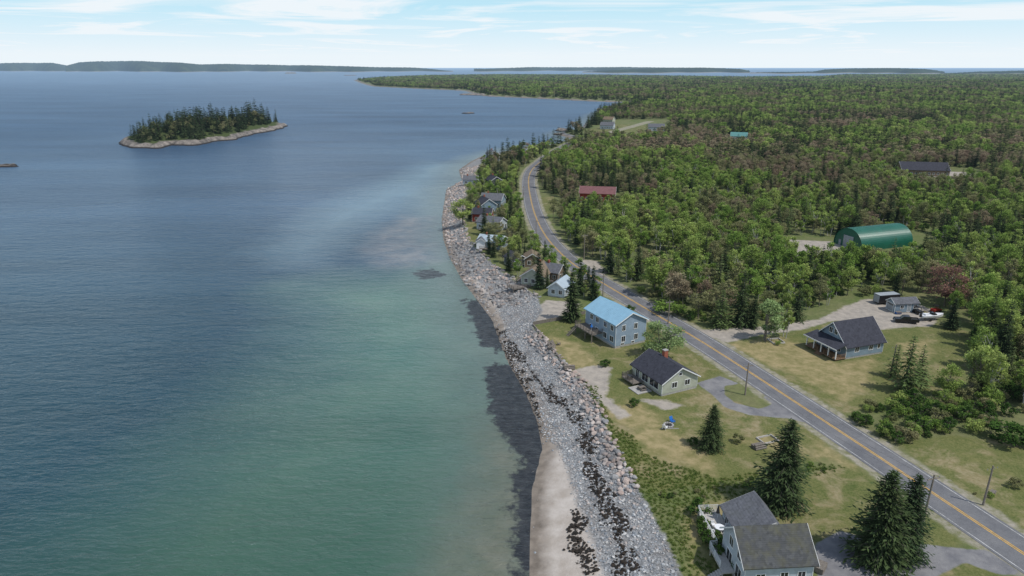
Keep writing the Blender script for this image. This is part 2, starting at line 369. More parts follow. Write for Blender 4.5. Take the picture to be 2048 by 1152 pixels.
# ---------- foliage prototypes ----------
def leafmat(name,c1,c2,trans=.25):
    m,nt=newmat(name); r=N(nt,'ShaderNodeObjectInfo').outputs['Random']
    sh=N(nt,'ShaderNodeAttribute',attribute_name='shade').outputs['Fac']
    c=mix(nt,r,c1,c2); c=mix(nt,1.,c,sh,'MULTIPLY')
    d=N(nt,'ShaderNodeBsdfDiffuse'); nt.links.new(c,d.inputs[0]); t=N(nt,'ShaderNodeBsdfTranslucent'); nt.links.new(c,t.inputs[0])
    mx=N(nt,'ShaderNodeMixShader'); mx.inputs[0].default_value=trans; nt.links.new(d.outputs[0],mx.inputs[1]); nt.links.new(t.outputs[0],mx.inputs[2])
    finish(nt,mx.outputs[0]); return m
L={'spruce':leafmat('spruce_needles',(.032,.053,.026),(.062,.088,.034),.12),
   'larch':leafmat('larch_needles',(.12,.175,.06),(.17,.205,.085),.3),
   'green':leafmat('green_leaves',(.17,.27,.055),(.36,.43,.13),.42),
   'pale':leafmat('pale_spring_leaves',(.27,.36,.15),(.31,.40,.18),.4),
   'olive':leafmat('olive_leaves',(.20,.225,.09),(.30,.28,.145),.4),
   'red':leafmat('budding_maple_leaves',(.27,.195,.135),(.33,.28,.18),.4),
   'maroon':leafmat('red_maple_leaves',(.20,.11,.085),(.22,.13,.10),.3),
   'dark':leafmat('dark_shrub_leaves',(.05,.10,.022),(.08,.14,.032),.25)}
BK=simple('bark',(.17,.15,.13),.95,.3,4); BKW=simple('pale_bark',(.42,.40,.37),.9,.3,4)
def quads(Pn,U,V):
    n=len(Pn); v=np.stack([Pn-U,Pn-V,Pn+U,Pn+V],1).reshape(-1,3); f=np.arange(n*4).reshape(-1,4); return v,f
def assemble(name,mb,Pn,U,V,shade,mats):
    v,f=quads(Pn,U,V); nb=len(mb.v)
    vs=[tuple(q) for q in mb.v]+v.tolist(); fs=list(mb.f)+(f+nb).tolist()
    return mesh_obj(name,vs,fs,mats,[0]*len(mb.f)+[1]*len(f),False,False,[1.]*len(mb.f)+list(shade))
def spruce(name,seed,h=12.,r=2.6,lv=38,nb=11,nq=7,size=1.,mat='spruce',sparse=0.,prof=.85,bare=.06):
    R=np.random.default_rng(seed); mb=MB(); mb.cyl((0,0,-.3),(0,0,h*.96),.018*h,.01,6,0,False)
    Pn=[];U=[];V=[];S=[]
    lop=R.uniform(0,6.28); 
    for i in range(lv):
        t=(i+R.uniform(-.3,.3))/lv; t=min(max(t,0),.985); z=h*(bare+(1-bare)*t)
        rad=r*((1-t)**prof)*(.8+.2*min(1,t*8+.4))*R.uniform(.75,1.15)+.08
        n=max(4,int(nb*(.45+.55*(1-t))))
        for k in range(n):
            if R.random()<sparse: continue
            a=2*math.pi*(k+R.uniform(-.4,.4))/n+i*.7
            l=rad*R.uniform(.55,1.2)*(1+.18*math.cos(a-lop)); dr=R.uniform(.15,.42)
            d=np.array([math.cos(a),math.sin(a),-dr*(1-t)+.35*t]); sd=np.array([-math.sin(a),math.cos(a),0])
            if l>.8 and k%2==0: mb.cyl((0,0,z),tuple(np.array([0,0,z])+d*l*.85),.03,.008,3,0,False)
            m=max(2,int(nq*(l/r)**.6))
            for j in range(m):
                s=(j+.7)/m; p=np.array([0,0,z])+d*l*s; p[2]-=.12*l*s*s-.1*s**4*l
                si=1 if j%2 else -1
                wv=size*(.16+.20*(1-s*.6))*(.6+.4*l/r)
                off=sd*si*wv*R.uniform(.2,1.3); uu=(d*.8+sd*si*R.uniform(.1,.8)); uu/=np.linalg.norm(uu); uu[2]-=R.uniform(0,.35)
                vv=np.cross(uu,[0,0,1])*.5+R.normal(0,.18,3)
                Pn.append(p+off); U.append(uu*wv*1.7); V.append(vv*wv); S.append(R.uniform(.65,1.25)*(.8+.5*s*s))  # needles painted darker toward the trunk as crown shade, paler on new-growth tips
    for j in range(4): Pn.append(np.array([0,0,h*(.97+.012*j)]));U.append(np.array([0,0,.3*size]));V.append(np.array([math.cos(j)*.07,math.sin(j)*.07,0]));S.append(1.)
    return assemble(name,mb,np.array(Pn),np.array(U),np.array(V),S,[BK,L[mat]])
def decid(name,seed,h=10.,r=3.3,blobs=22,leaves=150,size=.2,mat='green',bark=None,trunks=1,lowf=.25,fill=.9):
    R=np.random.default_rng(seed); mb=MB(); Pn=[];S=[]
    roots=[(R.uniform(-.6,.6)*(trunks>1),R.uniform(-.6,.6)*(trunks>1)) for _ in range(trunks)]
    top=[(x*2+R.uniform(-.3,.3),y*2+R.uniform(-.3,.3),h*.62) for x,y in roots]
    for a,b in zip(roots,top):
        mb.cyl((a[0],a[1],-.3),b,.016*h/trunks**.4,.006*h,6,0,False)
    cz=h*(lowf+1)/2; hz=h*(1-lowf)/2
    for i in range(blobs):
        th=R.uniform(0,6.28); ph=math.acos(R.uniform(-1,1)); q=R.uniform(.45,1.)**.6*.82
        cx=np.array([math.cos(th)*math.sin(ph)*r*q,math.sin(th)*math.sin(ph)*r*q,cz+math.cos(ph)*hz*q])
        if cx[2]>cz: cx[:2]*=1-.35*(cx[2]-cz)/hz
        br=R.uniform(.20,.42)*r
        k=i%trunks; s=R.uniform(.35,.95); st=np.array([roots[k][0]*(1-s)+top[k][0]*s,roots[k][1]*(1-s)+top[k][1]*s,(h*.62)*s])
        if st[2]>cx[2]: st[2]=max(.8,cx[2]-h*.15)
        mb.cyl(tuple(st),tuple(cx),.006*h,.012,4,0,False)
        for _ in range(4):
            e=cx+R.normal(0,.6,3)*br; mb.cyl(tuple(cx-(cx-st)*.3),tuple(e),.025,.006,3,0,False)
        n=int(leaves*R.uniform(.6,1.3)); d=R.normal(0,1,(n,3)); d/=np.linalg.norm(d,axis=1)[:,None]
        rad=br*R.uniform(.3,1.25,(n,1))**fill
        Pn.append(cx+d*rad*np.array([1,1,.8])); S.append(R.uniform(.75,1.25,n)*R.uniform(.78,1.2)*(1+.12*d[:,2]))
    Pn=np.concatenate(Pn); S=np.concatenate(S); n=len(Pn)
    # leaves lean towards the light: blade normals biased upwards
    NN=R.normal(0,1,(n,3))+np.array([0,0,.9]); NN/=np.linalg.norm(NN,axis=1)[:,None]
    W=R.normal(0,1,(n,3)); U=np.cross(NN,W); U/=np.linalg.norm(U,axis=1)[:,None]; V=np.cross(NN,U)
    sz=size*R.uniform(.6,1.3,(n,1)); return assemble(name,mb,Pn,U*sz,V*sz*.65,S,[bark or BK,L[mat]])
def coll(name,objs):
    c=bpy.data.collections.new(name)
    for o in objs: c.objects.link(o)
    return c
PR={}
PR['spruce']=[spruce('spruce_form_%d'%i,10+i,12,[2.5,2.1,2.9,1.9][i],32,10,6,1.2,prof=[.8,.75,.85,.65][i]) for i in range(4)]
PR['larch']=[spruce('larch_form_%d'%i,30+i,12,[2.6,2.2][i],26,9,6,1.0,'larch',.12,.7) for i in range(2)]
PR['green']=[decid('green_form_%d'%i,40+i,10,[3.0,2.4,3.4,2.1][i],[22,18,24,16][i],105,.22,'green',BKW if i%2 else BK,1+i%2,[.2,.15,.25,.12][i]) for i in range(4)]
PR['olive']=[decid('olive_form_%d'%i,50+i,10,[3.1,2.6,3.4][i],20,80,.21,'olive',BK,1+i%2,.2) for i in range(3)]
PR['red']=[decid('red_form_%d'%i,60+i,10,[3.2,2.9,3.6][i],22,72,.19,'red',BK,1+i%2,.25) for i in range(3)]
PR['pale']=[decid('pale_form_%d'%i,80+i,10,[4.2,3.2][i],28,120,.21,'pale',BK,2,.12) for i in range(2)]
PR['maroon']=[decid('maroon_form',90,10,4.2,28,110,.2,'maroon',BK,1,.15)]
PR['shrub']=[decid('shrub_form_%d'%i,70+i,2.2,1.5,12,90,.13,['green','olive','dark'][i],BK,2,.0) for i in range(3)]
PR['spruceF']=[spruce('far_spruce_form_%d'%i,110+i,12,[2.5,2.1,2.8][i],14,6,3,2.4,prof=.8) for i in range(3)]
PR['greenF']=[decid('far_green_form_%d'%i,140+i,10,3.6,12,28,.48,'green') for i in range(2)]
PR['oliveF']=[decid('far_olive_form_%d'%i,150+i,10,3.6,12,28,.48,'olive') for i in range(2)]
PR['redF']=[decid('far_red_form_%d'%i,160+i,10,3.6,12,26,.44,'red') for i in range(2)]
CO={k:coll(k+'_forms',v) for k,v in PR.items()}
def scatter(name,pts,rot,scl,nvar,collection):
    if len(pts)==0: return
    n=len(pts); me=bpy.data.meshes.new(name); me.vertices.add(n); me.vertices.foreach_set('co',np.array(pts,dtype=np.float32).ravel())
    a=me.attributes.new('rot','FLOAT_VECTOR','POINT'); a.data.foreach_set('vector',np.array(rot,dtype=np.float32).ravel())
    a=me.attributes.new('scl','FLOAT_VECTOR','POINT'); a.data.foreach_set('vector',np.array(scl,dtype=np.float32).ravel())
    a=me.attributes.new('idx','INT','POINT'); a.data.foreach_set('value',rng.integers(0,nvar,n).astype(np.int32))
    o=link(bpy.data.objects.new(name,me)); ng=bpy.data.node_groups.new(name,'GeometryNodeTree')
    ng.interface.new_socket('Geometry',in_out='INPUT',socket_type='NodeSocketGeometry'); ng.interface.new_socket('Geometry',in_out='OUTPUT',socket_type='NodeSocketGeometry')
    gi=ng.nodes.new('NodeGroupInput'); go=ng.nodes.new('NodeGroupOutput'); ip=ng.nodes.new('GeometryNodeInstanceOnPoints')
    ci=ng.nodes.new('GeometryNodeCollectionInfo'); ci.inputs['Collection'].default_value=collection; ci.inputs['Separate Children'].default_value=True; ci.inputs['Reset Children'].default_value=True
    ip.inputs['Pick Instance'].default_value=True
    ng.links.new(gi.outputs[0],ip.inputs['Points']); ng.links.new(ci.outputs[0],ip.inputs['Instance'])
    for nm,dt,so in(('rot','FLOAT_VECTOR','Rotation'),('scl','FLOAT_VECTOR','Scale'),('idx','INT','Instance Index')):
        na=ng.nodes.new('GeometryNodeInputNamedAttribute'); na.data_type=dt; na.inputs['Name'].default_value=nm
        ng.links.new(next(q for q in na.outputs if q.enabled and q.name=='Attribute'),ip.inputs[so])
    ng.links.new(ip.outputs[0],go.inputs[0]); md=o.modifiers.new('scatter','NODES'); md.node_group=ng; return o
# ---------- forest ----------
clearP=[P(q) for q in [
 [(900,640),(1050,625),(1130,600),(1200,605),(1290,600),(1340,632),(1400,652),(1540,645),(1610,638),(1690,598),(1860,592),(1905,640),(1940,660),(1930,775),(1790,815),(1900,880),(2048,850),(3000,1100),(4000,3500),(800,3500)],
 [(1560,470),(1700,478),(1860,470),(1875,515),(1740,548),(1640,535),(1570,520)],
 [(1125,512),(1200,520),(1225,550),(1190,565),(1150,545)],[(1075,388),(1112,388),(1120,432),(1085,435)],
 [(1155,390),(1240,388),(1240,422),(1160,424)],[(1790,340),(1960,336),(1955,372),(1795,374)],
 [(1160,262),(1230,240),(1340,240),(1330,272),(1290,276),(1180,280)],[(1455,274),(1500,272),(1500,290),(1455,292)],
 [(1215,560),(1262,568),(1345,622),(1390,652),(1330,640)]]]
cot=[
 (985,322,8,12,10,5,2.5,'whitesid','gyroof'),(988,374,7,9,20,4,2.2,'darksid','dkroof'),(942,366,6,8,80,3,1.8,'whitesid','gyroof'),
 (986,412,8,10,75,3.5,2.5,'greysid','gyroof'),(972,428,7,9,20,5,2.4,'greysid','dkroof'),(966,442,6,8,80,3.6,2.,'redsid','dkroof'),(984,458,7,10,60,3.2,2,'whitesid','gyroof'),
 (985,494,7,9,70,2.8,1.6,'greysid','ltroof'),(962,497,3,3,0,3,1,'gwhite','gyroof'),(1032,530,5,7,30,2.6,1.5,'darksid','dkroof'),(1064,530,5,6,0,3,1.6,'brownsid','brroof'),
 (1075,563,7,10,-20,3,2.4,'tansid','brroof'),(1106,558,5.5,6,60,3,2,'brownsid','gyroof'),(1122,587,5,7.5,-25,2.7,1.8,'whitesid','ltroof'),
 (1195,400,10,17,80,4,2.6,'redsid','redroof'),(1842,349,14,26,78,3.5,4,'brownsid','dkroof'),(1215,258,10,14,70,4,3,'whitesid','gyroof'),(1312,262,10,16,80,4,3,'whitesid','gyroof'),(1477,281,10,14,70,4,3,'whitesid','tealroof'),(1218,246,9,12,60,4,3,'tansid','brroof')]
excl=[(*G(c_[0],c_[1]),max(c_[2],c_[3])*.55+.8) for c_ in cot]
buf={}
def put(kind,p,s,sxy=1.):
    b=buf.setdefault(kind,([],[],[])); b[0].append(p); b[1].append((random.uniform(-.04,.04),random.uniform(-.04,.04),random.uniform(0,6.28))); b[2].append((s*sxy,s*sxy,s))
def band(y0,y1,sp,lod,boost=1.,wide=1.):
    xs=np.arange(-1200 if y0>900 else -120,.86*y1+80,sp); ys=np.arange(y0,y1,sp); X,Y=np.meshgrid(xs,ys)
    x=(X+rng.uniform(-.48,.48,X.shape)*sp).ravel(); y=(Y+rng.uniform(-.48,.48,X.shape)*sp).ravel()
    k=(x<.86*y+60); x=x[k];y=y[k]
    z,sw,sg=terrain(x,y,True); k=sg>2.2; x,y,z,sw,sg=[q[k] for q in (x,y,z,sw,sg)]
    k=np.ones(len(x),bool); seaw=np.zeros(len(x),bool)
    if y0<1000:
        for p in clearP: k&=sd_poly(x,y,p)<-1
        rd=d_line(x,y,ROAD); k&=rd>6.8
        for cx,cy,r in excl: k&=((x-cx)**2+(y-cy)**2)>r*r
        side=sd_poly(x,y,[tuple(q) for q in ROAD[10:]]+[(5000,1500),(5000,-100)])
        seaw=(side<0)&(y<450)
        for p in [lawnP[7],lawnP[8]]: k&=sd_poly(x,y,p)<0
    x,y,z,sg,seaw=x[k],y[k],z[k],sg[k],seaw[k]
    n1=vn(x,y,60,1)*.6+vn(x,y,22,2)*.4; n2=vn(x,y,110,5)*.6+vn(x,y,35,6)*.4; n3=rng.random(len(x))
    gap=vn(x,y,14,8)
    for i in range(len(x)):
        d=y[i]; a=n1[i]; b=n2[i]; r=n3[i]
        if d<460 and gap[i]<.21: 
            if r<.6: put('shrub',(x[i],y[i],z[i]),random.uniform(.6,1.6))
            continue
        wsp=.10+ .17*min(1,max(0,(d-200)/900)); wsp+= 1.5*max(0,b-.53)*min(1,d/320)
        if sg[i]<40 and d>400: wsp+=.35
        if seaw[i]: wsp=.30
        if r<wsp: kind='spruce' if (random.random()<.78 or lod) else 'larch'
        else:
            q=a+random.random()*.40-.10
            if seaw[i]: kind='green' if q<.72 else 'olive'
            elif d<260: kind='green' if q<.64 else('olive' if q<.86 else 'red')
            elif d<900: kind='green' if q<.50 else('olive' if q<.72 else 'red')
            else: kind='green' if q<.54 else('olive' if q<.84 else 'red')
        s={'spruce':random.uniform(.6,1.2),'larch':random.uniform(.6,1.05),'green':random.uniform(.65,1.2),'olive':random.uniform(.6,1.05),'red':random.uniform(.6,1.0)}[kind]*boost
        if seaw[i]: s*=random.uniform(.55,.9)
        elif d<420 and random.random()<.2: s*=.6
        put(kind+('F' if lod else ''),(x[i],y[i],z[i]),s,wide*random.uniform(.85,1.2))
band(120,470,4.4,False)
band(470,1150,6.4,True,1.,1.15)
band(1150,2800,11.,True,1.,1.6)
band(2800,6600,25,True,.8,3.4)
def fillpoly(poly,sp,fn):
    p=np.array(poly); x=np.arange(p[:,0].min(),p[:,0].max(),sp); y=np.arange(p[:,1].min(),p[:,1].max(),sp); X,Y=np.meshgrid(x,y)
    x=(X+rng.uniform(-.5,.5,X.shape)*sp).ravel(); y=(Y+rng.uniform(-.5,.5,X.shape)*sp).ravel(); k=(sd_poly(x,y,poly)>0)&(d_line(x,y,ROAD)>5.5); x=x[k];y=y[k]; z=terrain(x,y)
    for i in range(len(x)): fn(x[i],y[i],z[i])
def sh(lo,hi): return lambda x,y,z: put('shrub',(x,y,z),random.uniform(lo,hi)) if random.random()<.8 else None
fillpoly(P([(1690,835),(1780,800),(1940,780),(2000,850),(1900,875),(1800,890)]),2.,sh(.5,1.3))
fillpoly(P([(1940,665),(2200,640),(2300,840),(2010,840),(1950,790)]),3.,sh(.8,1.8))
fillpoly(P([(1560,515),(1700,520),(1860,505),(1860,560),(1600,560)]),3.2,sh(1.,2.2))
fillpoly(P([(1270,590),(1400,650),(1540,640),(1690,590),(1690,575),(1400,620),(1290,580)]),2.6,sh(.4,1.1))
fillpoly(P([(1480,965),(1640,925),(1690,935),(1560,960),(1400,1000),(1320,1010),(1300,990)]),1.5,sh(.15,.4))
fillpoly(P([(1640,880),(1800,900),(1960,1010),(2100,1090),(2048,1040),(1850,905)]),3.5,sh(.15,.35))
def wood(x,y,z):
    r=random.random()
    if r<.5: put(random.choice(['green','larch','green','olive']),(x,y,z),random.uniform(.5,.95))
    elif r<.6: put('spruce',(x,y,z),random.uniform(.5,.9))
fillpoly(P([(1940,665),(2200,640),(2300,840),(2030,835),(1955,790)]),5.,wood)
names={'spruce':'spruce_forest','larch':'larch_stand','green':'birch_and_aspen_woods','olive':'hardwood_forest','red':'maple_woods','shrub':'undergrowth','spruceF':'distant_spruce_forest','greenF':'distant_aspen_woods','oliveF':'distant_hardwood_forest','redF':'distant_maple_woods'}
# tree island
isl=P([(237,289),(250,282),(290,272),(350,268),(430,262),(500,256),(560,249),(574,253),(548,262),(510,269),(470,280),(430,284),(400,291),(345,291),(320,297),(262,297)],0)
p=np.array(isl); xs=np.linspace(p[:,0].min()-5,p[:,0].max()+5,110); ys=np.linspace(p[:,1].min()-5,p[:,1].max()+5,90)
def islz(x,y):
    s=sd_poly(x,y,isl)+3.5*(vn(x,y,9,11)-.5)*2; return np.where(s>0,1.4*np.minimum(s,2)*.6+np.clip(s-1.5,0,25)*.25,np.maximum(s*.3,-2))+np.where(s>0,vn(x,y,5,3)*1.8*np.clip(s/3,0,1),0),s
rm,nt=newmat('island_rock'); pos=N(nt,'ShaderNodeNewGeometry').outputs['Position']
sp=N(nt,'ShaderNodeSeparateXYZ'); nt.links.new(pos,sp.inputs[0])
c=duo(nt,pos,(.10,.092,.085),(.31,.27,.235),.16,.38,.64); c=mix(nt,mr(nt,sp.outputs[2],1.3,.7),c,(.035,.03,.027))
c=layer(nt,pos,c,'s',(.06,.08,.025),3,.2,1,1,-7)
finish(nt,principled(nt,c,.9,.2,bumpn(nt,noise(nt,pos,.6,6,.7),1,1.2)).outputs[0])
sheet('wooded_island',xs,ys,islz,rm,lambda x,y,s:dict(s=s))
x=rng.uniform(p[:,0].min(),p[:,0].max(),4500); y=rng.uniform(p[:,1].min(),p[:,1].max(),4500); z,s=islz(x,y)
cxm,hw=(G(410,278,0)[0]),np.ptp(p[:,0])/2
for i in range(len(x)):
    dens=vn(x[i:i+1],y[i:i+1],16,2)[0]; ed=abs(x[i]-cxm)/hw
    if s[i]>6+7*dens and random.random()<.34 and x[i]<G(536,258,0)[0] and x[i]>G(272,285,0)[0]:
        k=random.random(); sc=(1.6-.8*ed)*random.uniform(.35,1.2)*(.7+.6*dens)
        put('spruceF' if k<.82 else 'oliveF',(x[i],y[i],z[i]),sc*(1 if k<.82 else .75),.9)
def skerry(cu,cv,w,d,h,name='rock_ledge'):
    cx,cy=G(cu,cv,0); R=np.random.default_rng(int(cu)); pol=[(cx+w*math.cos(a)*R.uniform(.6,1.2),cy+d*math.sin(a)*R.uniform(.5,1.1)) for a in np.linspace(0,6.28,13)[:-1]]
    def f(x,y):
        s=sd_poly(x,y,pol); return np.where(s>0,np.minimum(s,h)*(.3+vn(x,y,3,2)*.9),-1.),s
    sheet(name,np.linspace(cx-w*1.2,cx+w*1.2,30),np.linspace(cy-d*1.2,cy+d*1.2,20),f,rm,lambda x,y,s:dict(s=s*0-20))
skerry(936,227,11,8,1.9); skerry(0,333,14,8,1.5); skerry(583,147,60,150,12); skerry(700,151,60,60,4)
skerry(1128,269,14,12,3); skerry(952,190,40,30,4); skerry(1128,262,12,12,3)
fm,nt=newmat('distant_forest'); pos=N(nt,'ShaderNodeNewGeometry').outputs['Position']
sp=N(nt,'ShaderNodeSeparateXYZ'); nt.links.new(pos,sp.inputs[0])
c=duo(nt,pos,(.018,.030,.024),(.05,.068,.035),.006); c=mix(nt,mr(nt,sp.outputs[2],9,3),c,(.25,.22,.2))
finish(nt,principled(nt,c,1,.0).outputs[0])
def ridge(name,prof,vb):
    us=np.arange(prof[0][0],prof[-1][0],1.6); tv=np.interp(us,[a for a,_ in prof],[b for _,b in prof]); V=[];F=[]
    for i,(u,t) in enumerate(zip(us,tv)):
        x,y=G(u,vb+.6*math.sin(u*.021)+.4*math.sin(u*.073),0); L_=math.hypot(x,y); hh=max(2,HT(u,vb,t,0)); k=1.
        hh+=rng.uniform(-.35,.35)*L_/FP
        for s,q in((0,-2),(.012,hh*.35),(.05,hh*.8),(.10,hh),(.18,hh*.7),(.24,-2)):
            V.append((x*(1+s*k),y*(1+s*k),max(q,-2)))
    for i in range(len(us)-1):
        for j in range(5): F.append((i*6+j,(i+1)*6+j,(i+1)*6+j+1,i*6+j+1))
    mesh_obj(name,V,F,[fm],None,True)
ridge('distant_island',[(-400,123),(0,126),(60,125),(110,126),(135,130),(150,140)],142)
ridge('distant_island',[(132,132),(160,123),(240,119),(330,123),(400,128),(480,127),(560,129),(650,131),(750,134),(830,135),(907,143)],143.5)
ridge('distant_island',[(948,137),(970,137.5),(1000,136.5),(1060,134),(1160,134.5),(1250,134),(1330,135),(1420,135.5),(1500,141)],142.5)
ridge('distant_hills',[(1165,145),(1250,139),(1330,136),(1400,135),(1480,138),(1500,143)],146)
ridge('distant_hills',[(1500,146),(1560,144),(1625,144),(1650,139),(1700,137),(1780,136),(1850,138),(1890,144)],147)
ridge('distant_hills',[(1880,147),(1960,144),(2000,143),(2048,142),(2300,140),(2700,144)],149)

# ---------- individual trees ----------
def tree(name,kind,var,u,vb,vt,wide=1.,z=LZ):
    h=HT(u,vb,vt,z); x,y=G(u,vb,z); proto=PR[kind][var]; ph={'spruce':12.,'larch':12.,'shrub':2.2}.get(kind,10.)
    o=bpy.data.objects.new(name,proto.data); s=h/ph; o.scale=(s*wide,s*wide,s); o.rotation_euler=(0,0,random.uniform(0,6.28)); o.location=(x,y,float(terrain(np.array([x]),np.array([y]))[0])); return link(o)
big=[spruce('big_spruce_%d'%i,210+i,13,[4.0,3.8][i],50,18,11,.9,prof=.62,bare=.02) for i in range(2)]
def btree(u,vb,vt,var,wide=1.):
    h=HT(u,vb,vt); x,y=G(u,vb); o=bpy.data.objects.new('spruce_tree',big[var].data); s=h/13; o.scale=(s*wide,s*wide,s); o.location=(x,y,LZ); o.rotation_euler=(0,0,random.uniform(0,6)); link(o)
btree(1562,1012,840,0,1.1); btree(1752,1122,942,1,1.2); btree(1806,1114,950,0,1.0); btree(1422,895,810,1,1.15)
for a in [(1143,642,538,.95),(1185,600,530,.8),(1165,470,395,.9),(1790,592,548,1.1),(1901,658,595,1.1),(1505,655,590,1.),(1160,590,520,.8),(1480,650,540,.8),(1592,640,565,.8),(1690,560,485,.8),(1275,560,480,.8)]: tree('spruce_tree','spruce',random.randrange(4),a[0],a[1],a[2],a[3]*1.3)
tree('spruce_tree','spruce',2,1220,545,485,1.3)
tree('birch_tree','pale',0,1325,718,638,1.3); tree('birch_tree','pale',1,1532,682,594,1.05); tree('birch_tree','green',3,1567,675,600,1.)
tree('birch_tree','green',1,1385,600,520,1.2); tree('birch_tree','green',0,1310,590,505,1.3); tree('oak_tree','green',2,925,449,396,1.4)
tree('maple_tree','maroon',0,1888,612,522,1.15); tree('maple_tree','red',1,1350,615,543,1.4); tree('arborvitae','larch',0,1440,655,580,1.7)
for a in [(1808,785,672),(1835,770,690),(1788,755,690)]: tree('larch_tree','larch',random.randrange(2),*a,1.5)
tree('birch_tree','pale',1,1945,775,700,1.1); tree('birch_tree','green',1,2005,700,610,1.1); tree('spruce_tree','spruce',1,2035,690,590,1.3)
for a in [(1400,1030,1000,1.,2),(2012,885,845,1.5,2),(1210,732,720,1.5,2),(1268,812,796,1.,2),(1385,890,874,1.,2),(1475,885,868,1,1),(1340,625,600,2,0),(1300,700,680,1.2,0),(1555,690,680,1.,0),(1980,995,985,1,0),(2030,975,955,1,1),(1260,625,610,1.,2)]: tree('shrub','shrub',a[4],a[0],a[1],a[2],a[3])
for i,(u,v) in enumerate([(1406,1046),(1411,1060),(1418,1074),(1426,1088),(1434,1102),(1442,1090),(1430,1072)]):
    tree('hedge_bush','shrub',2,u,v+14,v-12,.8)
tree('shrub','shrub',2,1485,1150,1120,1.1)

# ---------- rocks ----------
def rock(name,seed,mat,flat=.6):
    import bmesh
    bm=bmesh.new(); bmesh.ops.create_icosphere(bm,subdivisions=2,radius=.5); R=np.random.default_rng(seed); D=R.normal(0,1,(7,3)); D/=np.linalg.norm(D,axis=1)[:,None]; O=R.uniform(.26,.42,7)
    for v in bm.verts:
        for d,o in zip(D,O):
            q=v.co.dot(Vector(d))
            if q>o: v.co-=Vector(d)*(q-o)*.9
        v.co.z*=flat
    me=bpy.data.meshes.new(name); bm.to_mesh(me); bm.free(); me.materials.append(mat); return bpy.data.objects.new(name,me)
def rockmat(name,cols):
    m,nt=newmat(name); r=N(nt,'ShaderNodeObjectInfo').outputs['Random']; cr=N(nt,'ShaderNodeValToRGB'); nt.links.new(r,cr.inputs[0]); cr.color_ramp.interpolation='CONSTANT'
    while len(cr.color_ramp.elements)<len(cols): cr.color_ramp.elements.new(.5)
    for i,cc in enumerate(cols): cr.color_ramp.elements[i].position=i/len(cols); cr.color_ramp.elements[i].color=(*cc,1)
    pos=N(nt,'ShaderNodeNewGeometry').outputs['Position']; c=mix(nt,1.,cr.outputs[0],mr(nt,noise(nt,pos,2.5,5,.7),.3,.7,.7,1.2),'MULTIPLY')
    c=mix(nt,1.,c,mr(nt,noise(nt,pos,.22,6,.7),.42,.66,1.05,.62),'MULTIPLY')
    finish(nt,principled(nt,c,.85,.25).outputs[0],False); return m
cm=rockmat('beach_cobble',[(.29,.31,.33),(.44,.45,.45),(.22,.24,.26),(.37,.36,.35),(.53,.52,.50),(.26,.27,.28),(.42,.37,.34)])
pm=rockmat('pink_granite',[(.44,.35,.305),(.36,.31,.285),(.50,.42,.37),(.31,.305,.30),(.40,.33,.29),(.23,.23,.235),(.52,.46,.42)])
gmx=rockmat('shore_granite',[(.32,.28,.255),(.25,.245,.24),(.38,.33,.30),(.18,.18,.185),(.30,.26,.235),(.13,.13,.135),(.36,.35,.34)])
wmt=rockmat('wet_rockweed',[(.026,.020,.015),(.036,.027,.02),(.02,.017,.014)])
cc_=coll('cobble_forms',[rock('cobble_%d'%i,i,cm) for i in range(4)]); pc_=coll('boulder_forms',[rock('boulder_%d'%i,20+i,pm,.75) for i in range(5)]); wc_=coll('weed_forms',[rock('weed_%d'%i,40+i,wmt,.3) for i in range(3)])
sc_=coll('shore_boulder_forms',[rock('shore_boulder_%d'%i,60+i,gmx,.75) for i in range(5)])
def beachpts(y0,y1,sp,x0=-45,x1=50):
    X,Y=np.meshgrid(np.arange(x0,x1,sp),np.arange(y0,y1,sp)); x=(X+rng.uniform(-.5,.5,X.shape)*sp).ravel(); y=(Y+rng.uniform(-.5,.5,X.shape)*sp).ravel()
    z,sw,sg=terrain(x,y,True); k=(sw>.2)&(sg<1); return x[k],y[k],z[k],sw[k],sg[k]
def rr(n): return np.stack([rng.uniform(-.4,.4,n),rng.uniform(-.4,.4,n),rng.uniform(0,6.28,n)],1)
def rs(n,a,b):
    s=a+(b-a)*rng.random(n)**2; return np.stack([s*rng.uniform(.8,1.3,n),s,s*rng.uniform(.7,1.1,n)],1)
x,y,z,sw,sg=beachpts(60,190,.36); sd=umax(x,y,sandP); k=(sd<.0+rng.normal(0,.6,len(x)))&(sg<-.3)&(rng.random(len(x))<.7)
n=k.sum(); scatter('cobble_beach',np.stack([x,y,z+.02],1)[k],rr(n),rs(n,.18,.55),4,cc_)
pinkl=P([(1063,668),(1100,708),(1138,752),(1180,812),(1208,880),(1232,930),(1255,975)],2.4)
x,y,z,sw,sg=beachpts(70,180,.85); k=d_line(x,y,pinkl)<1.3+rng.random(len(x))*1.; n=k.sum(); scatter('riprap_revetment',np.stack([x,y,z+.12],1)[k],rr(n),rs(n,.6,1.5),5,pc_)
x,y,z,sw,sg=beachpts(182,460,.9); k=(sw>-.5)&(sg<1.5)&(rng.random(len(x))<.35+.65*vn(x,y,5,9)); pk=vn(x,y,18,4)+np.clip((y-240)/200,-.4,.5)>.55
for nm,kk,cl in(('boulder_shore',k&~pk,sc_),('pink_boulder_shore',k&pk,pc_)):
    n=kk.sum(); scatter(nm,np.stack([x,y,z+.05],1)[kk],rr(n),rs(n,.4,1.7),5,cl)
x,y,z,sw,sg=beachpts(60,178,.4); w=np.full(len(x),99.)
for q in wrack: w=np.minimum(w,d_line(x,y,q))
k=(w<.1+1.9*np.clip(vn(x,y,2.2,7)*2.2-.8,0,1))&(rng.random(len(x))<.75); n=k.sum(); scatter('rockweed_wrack',np.stack([x,y,z+.12],1)[k],rr(n)*[.4,.4,1],rs(n,.25,.75),3,wc_)
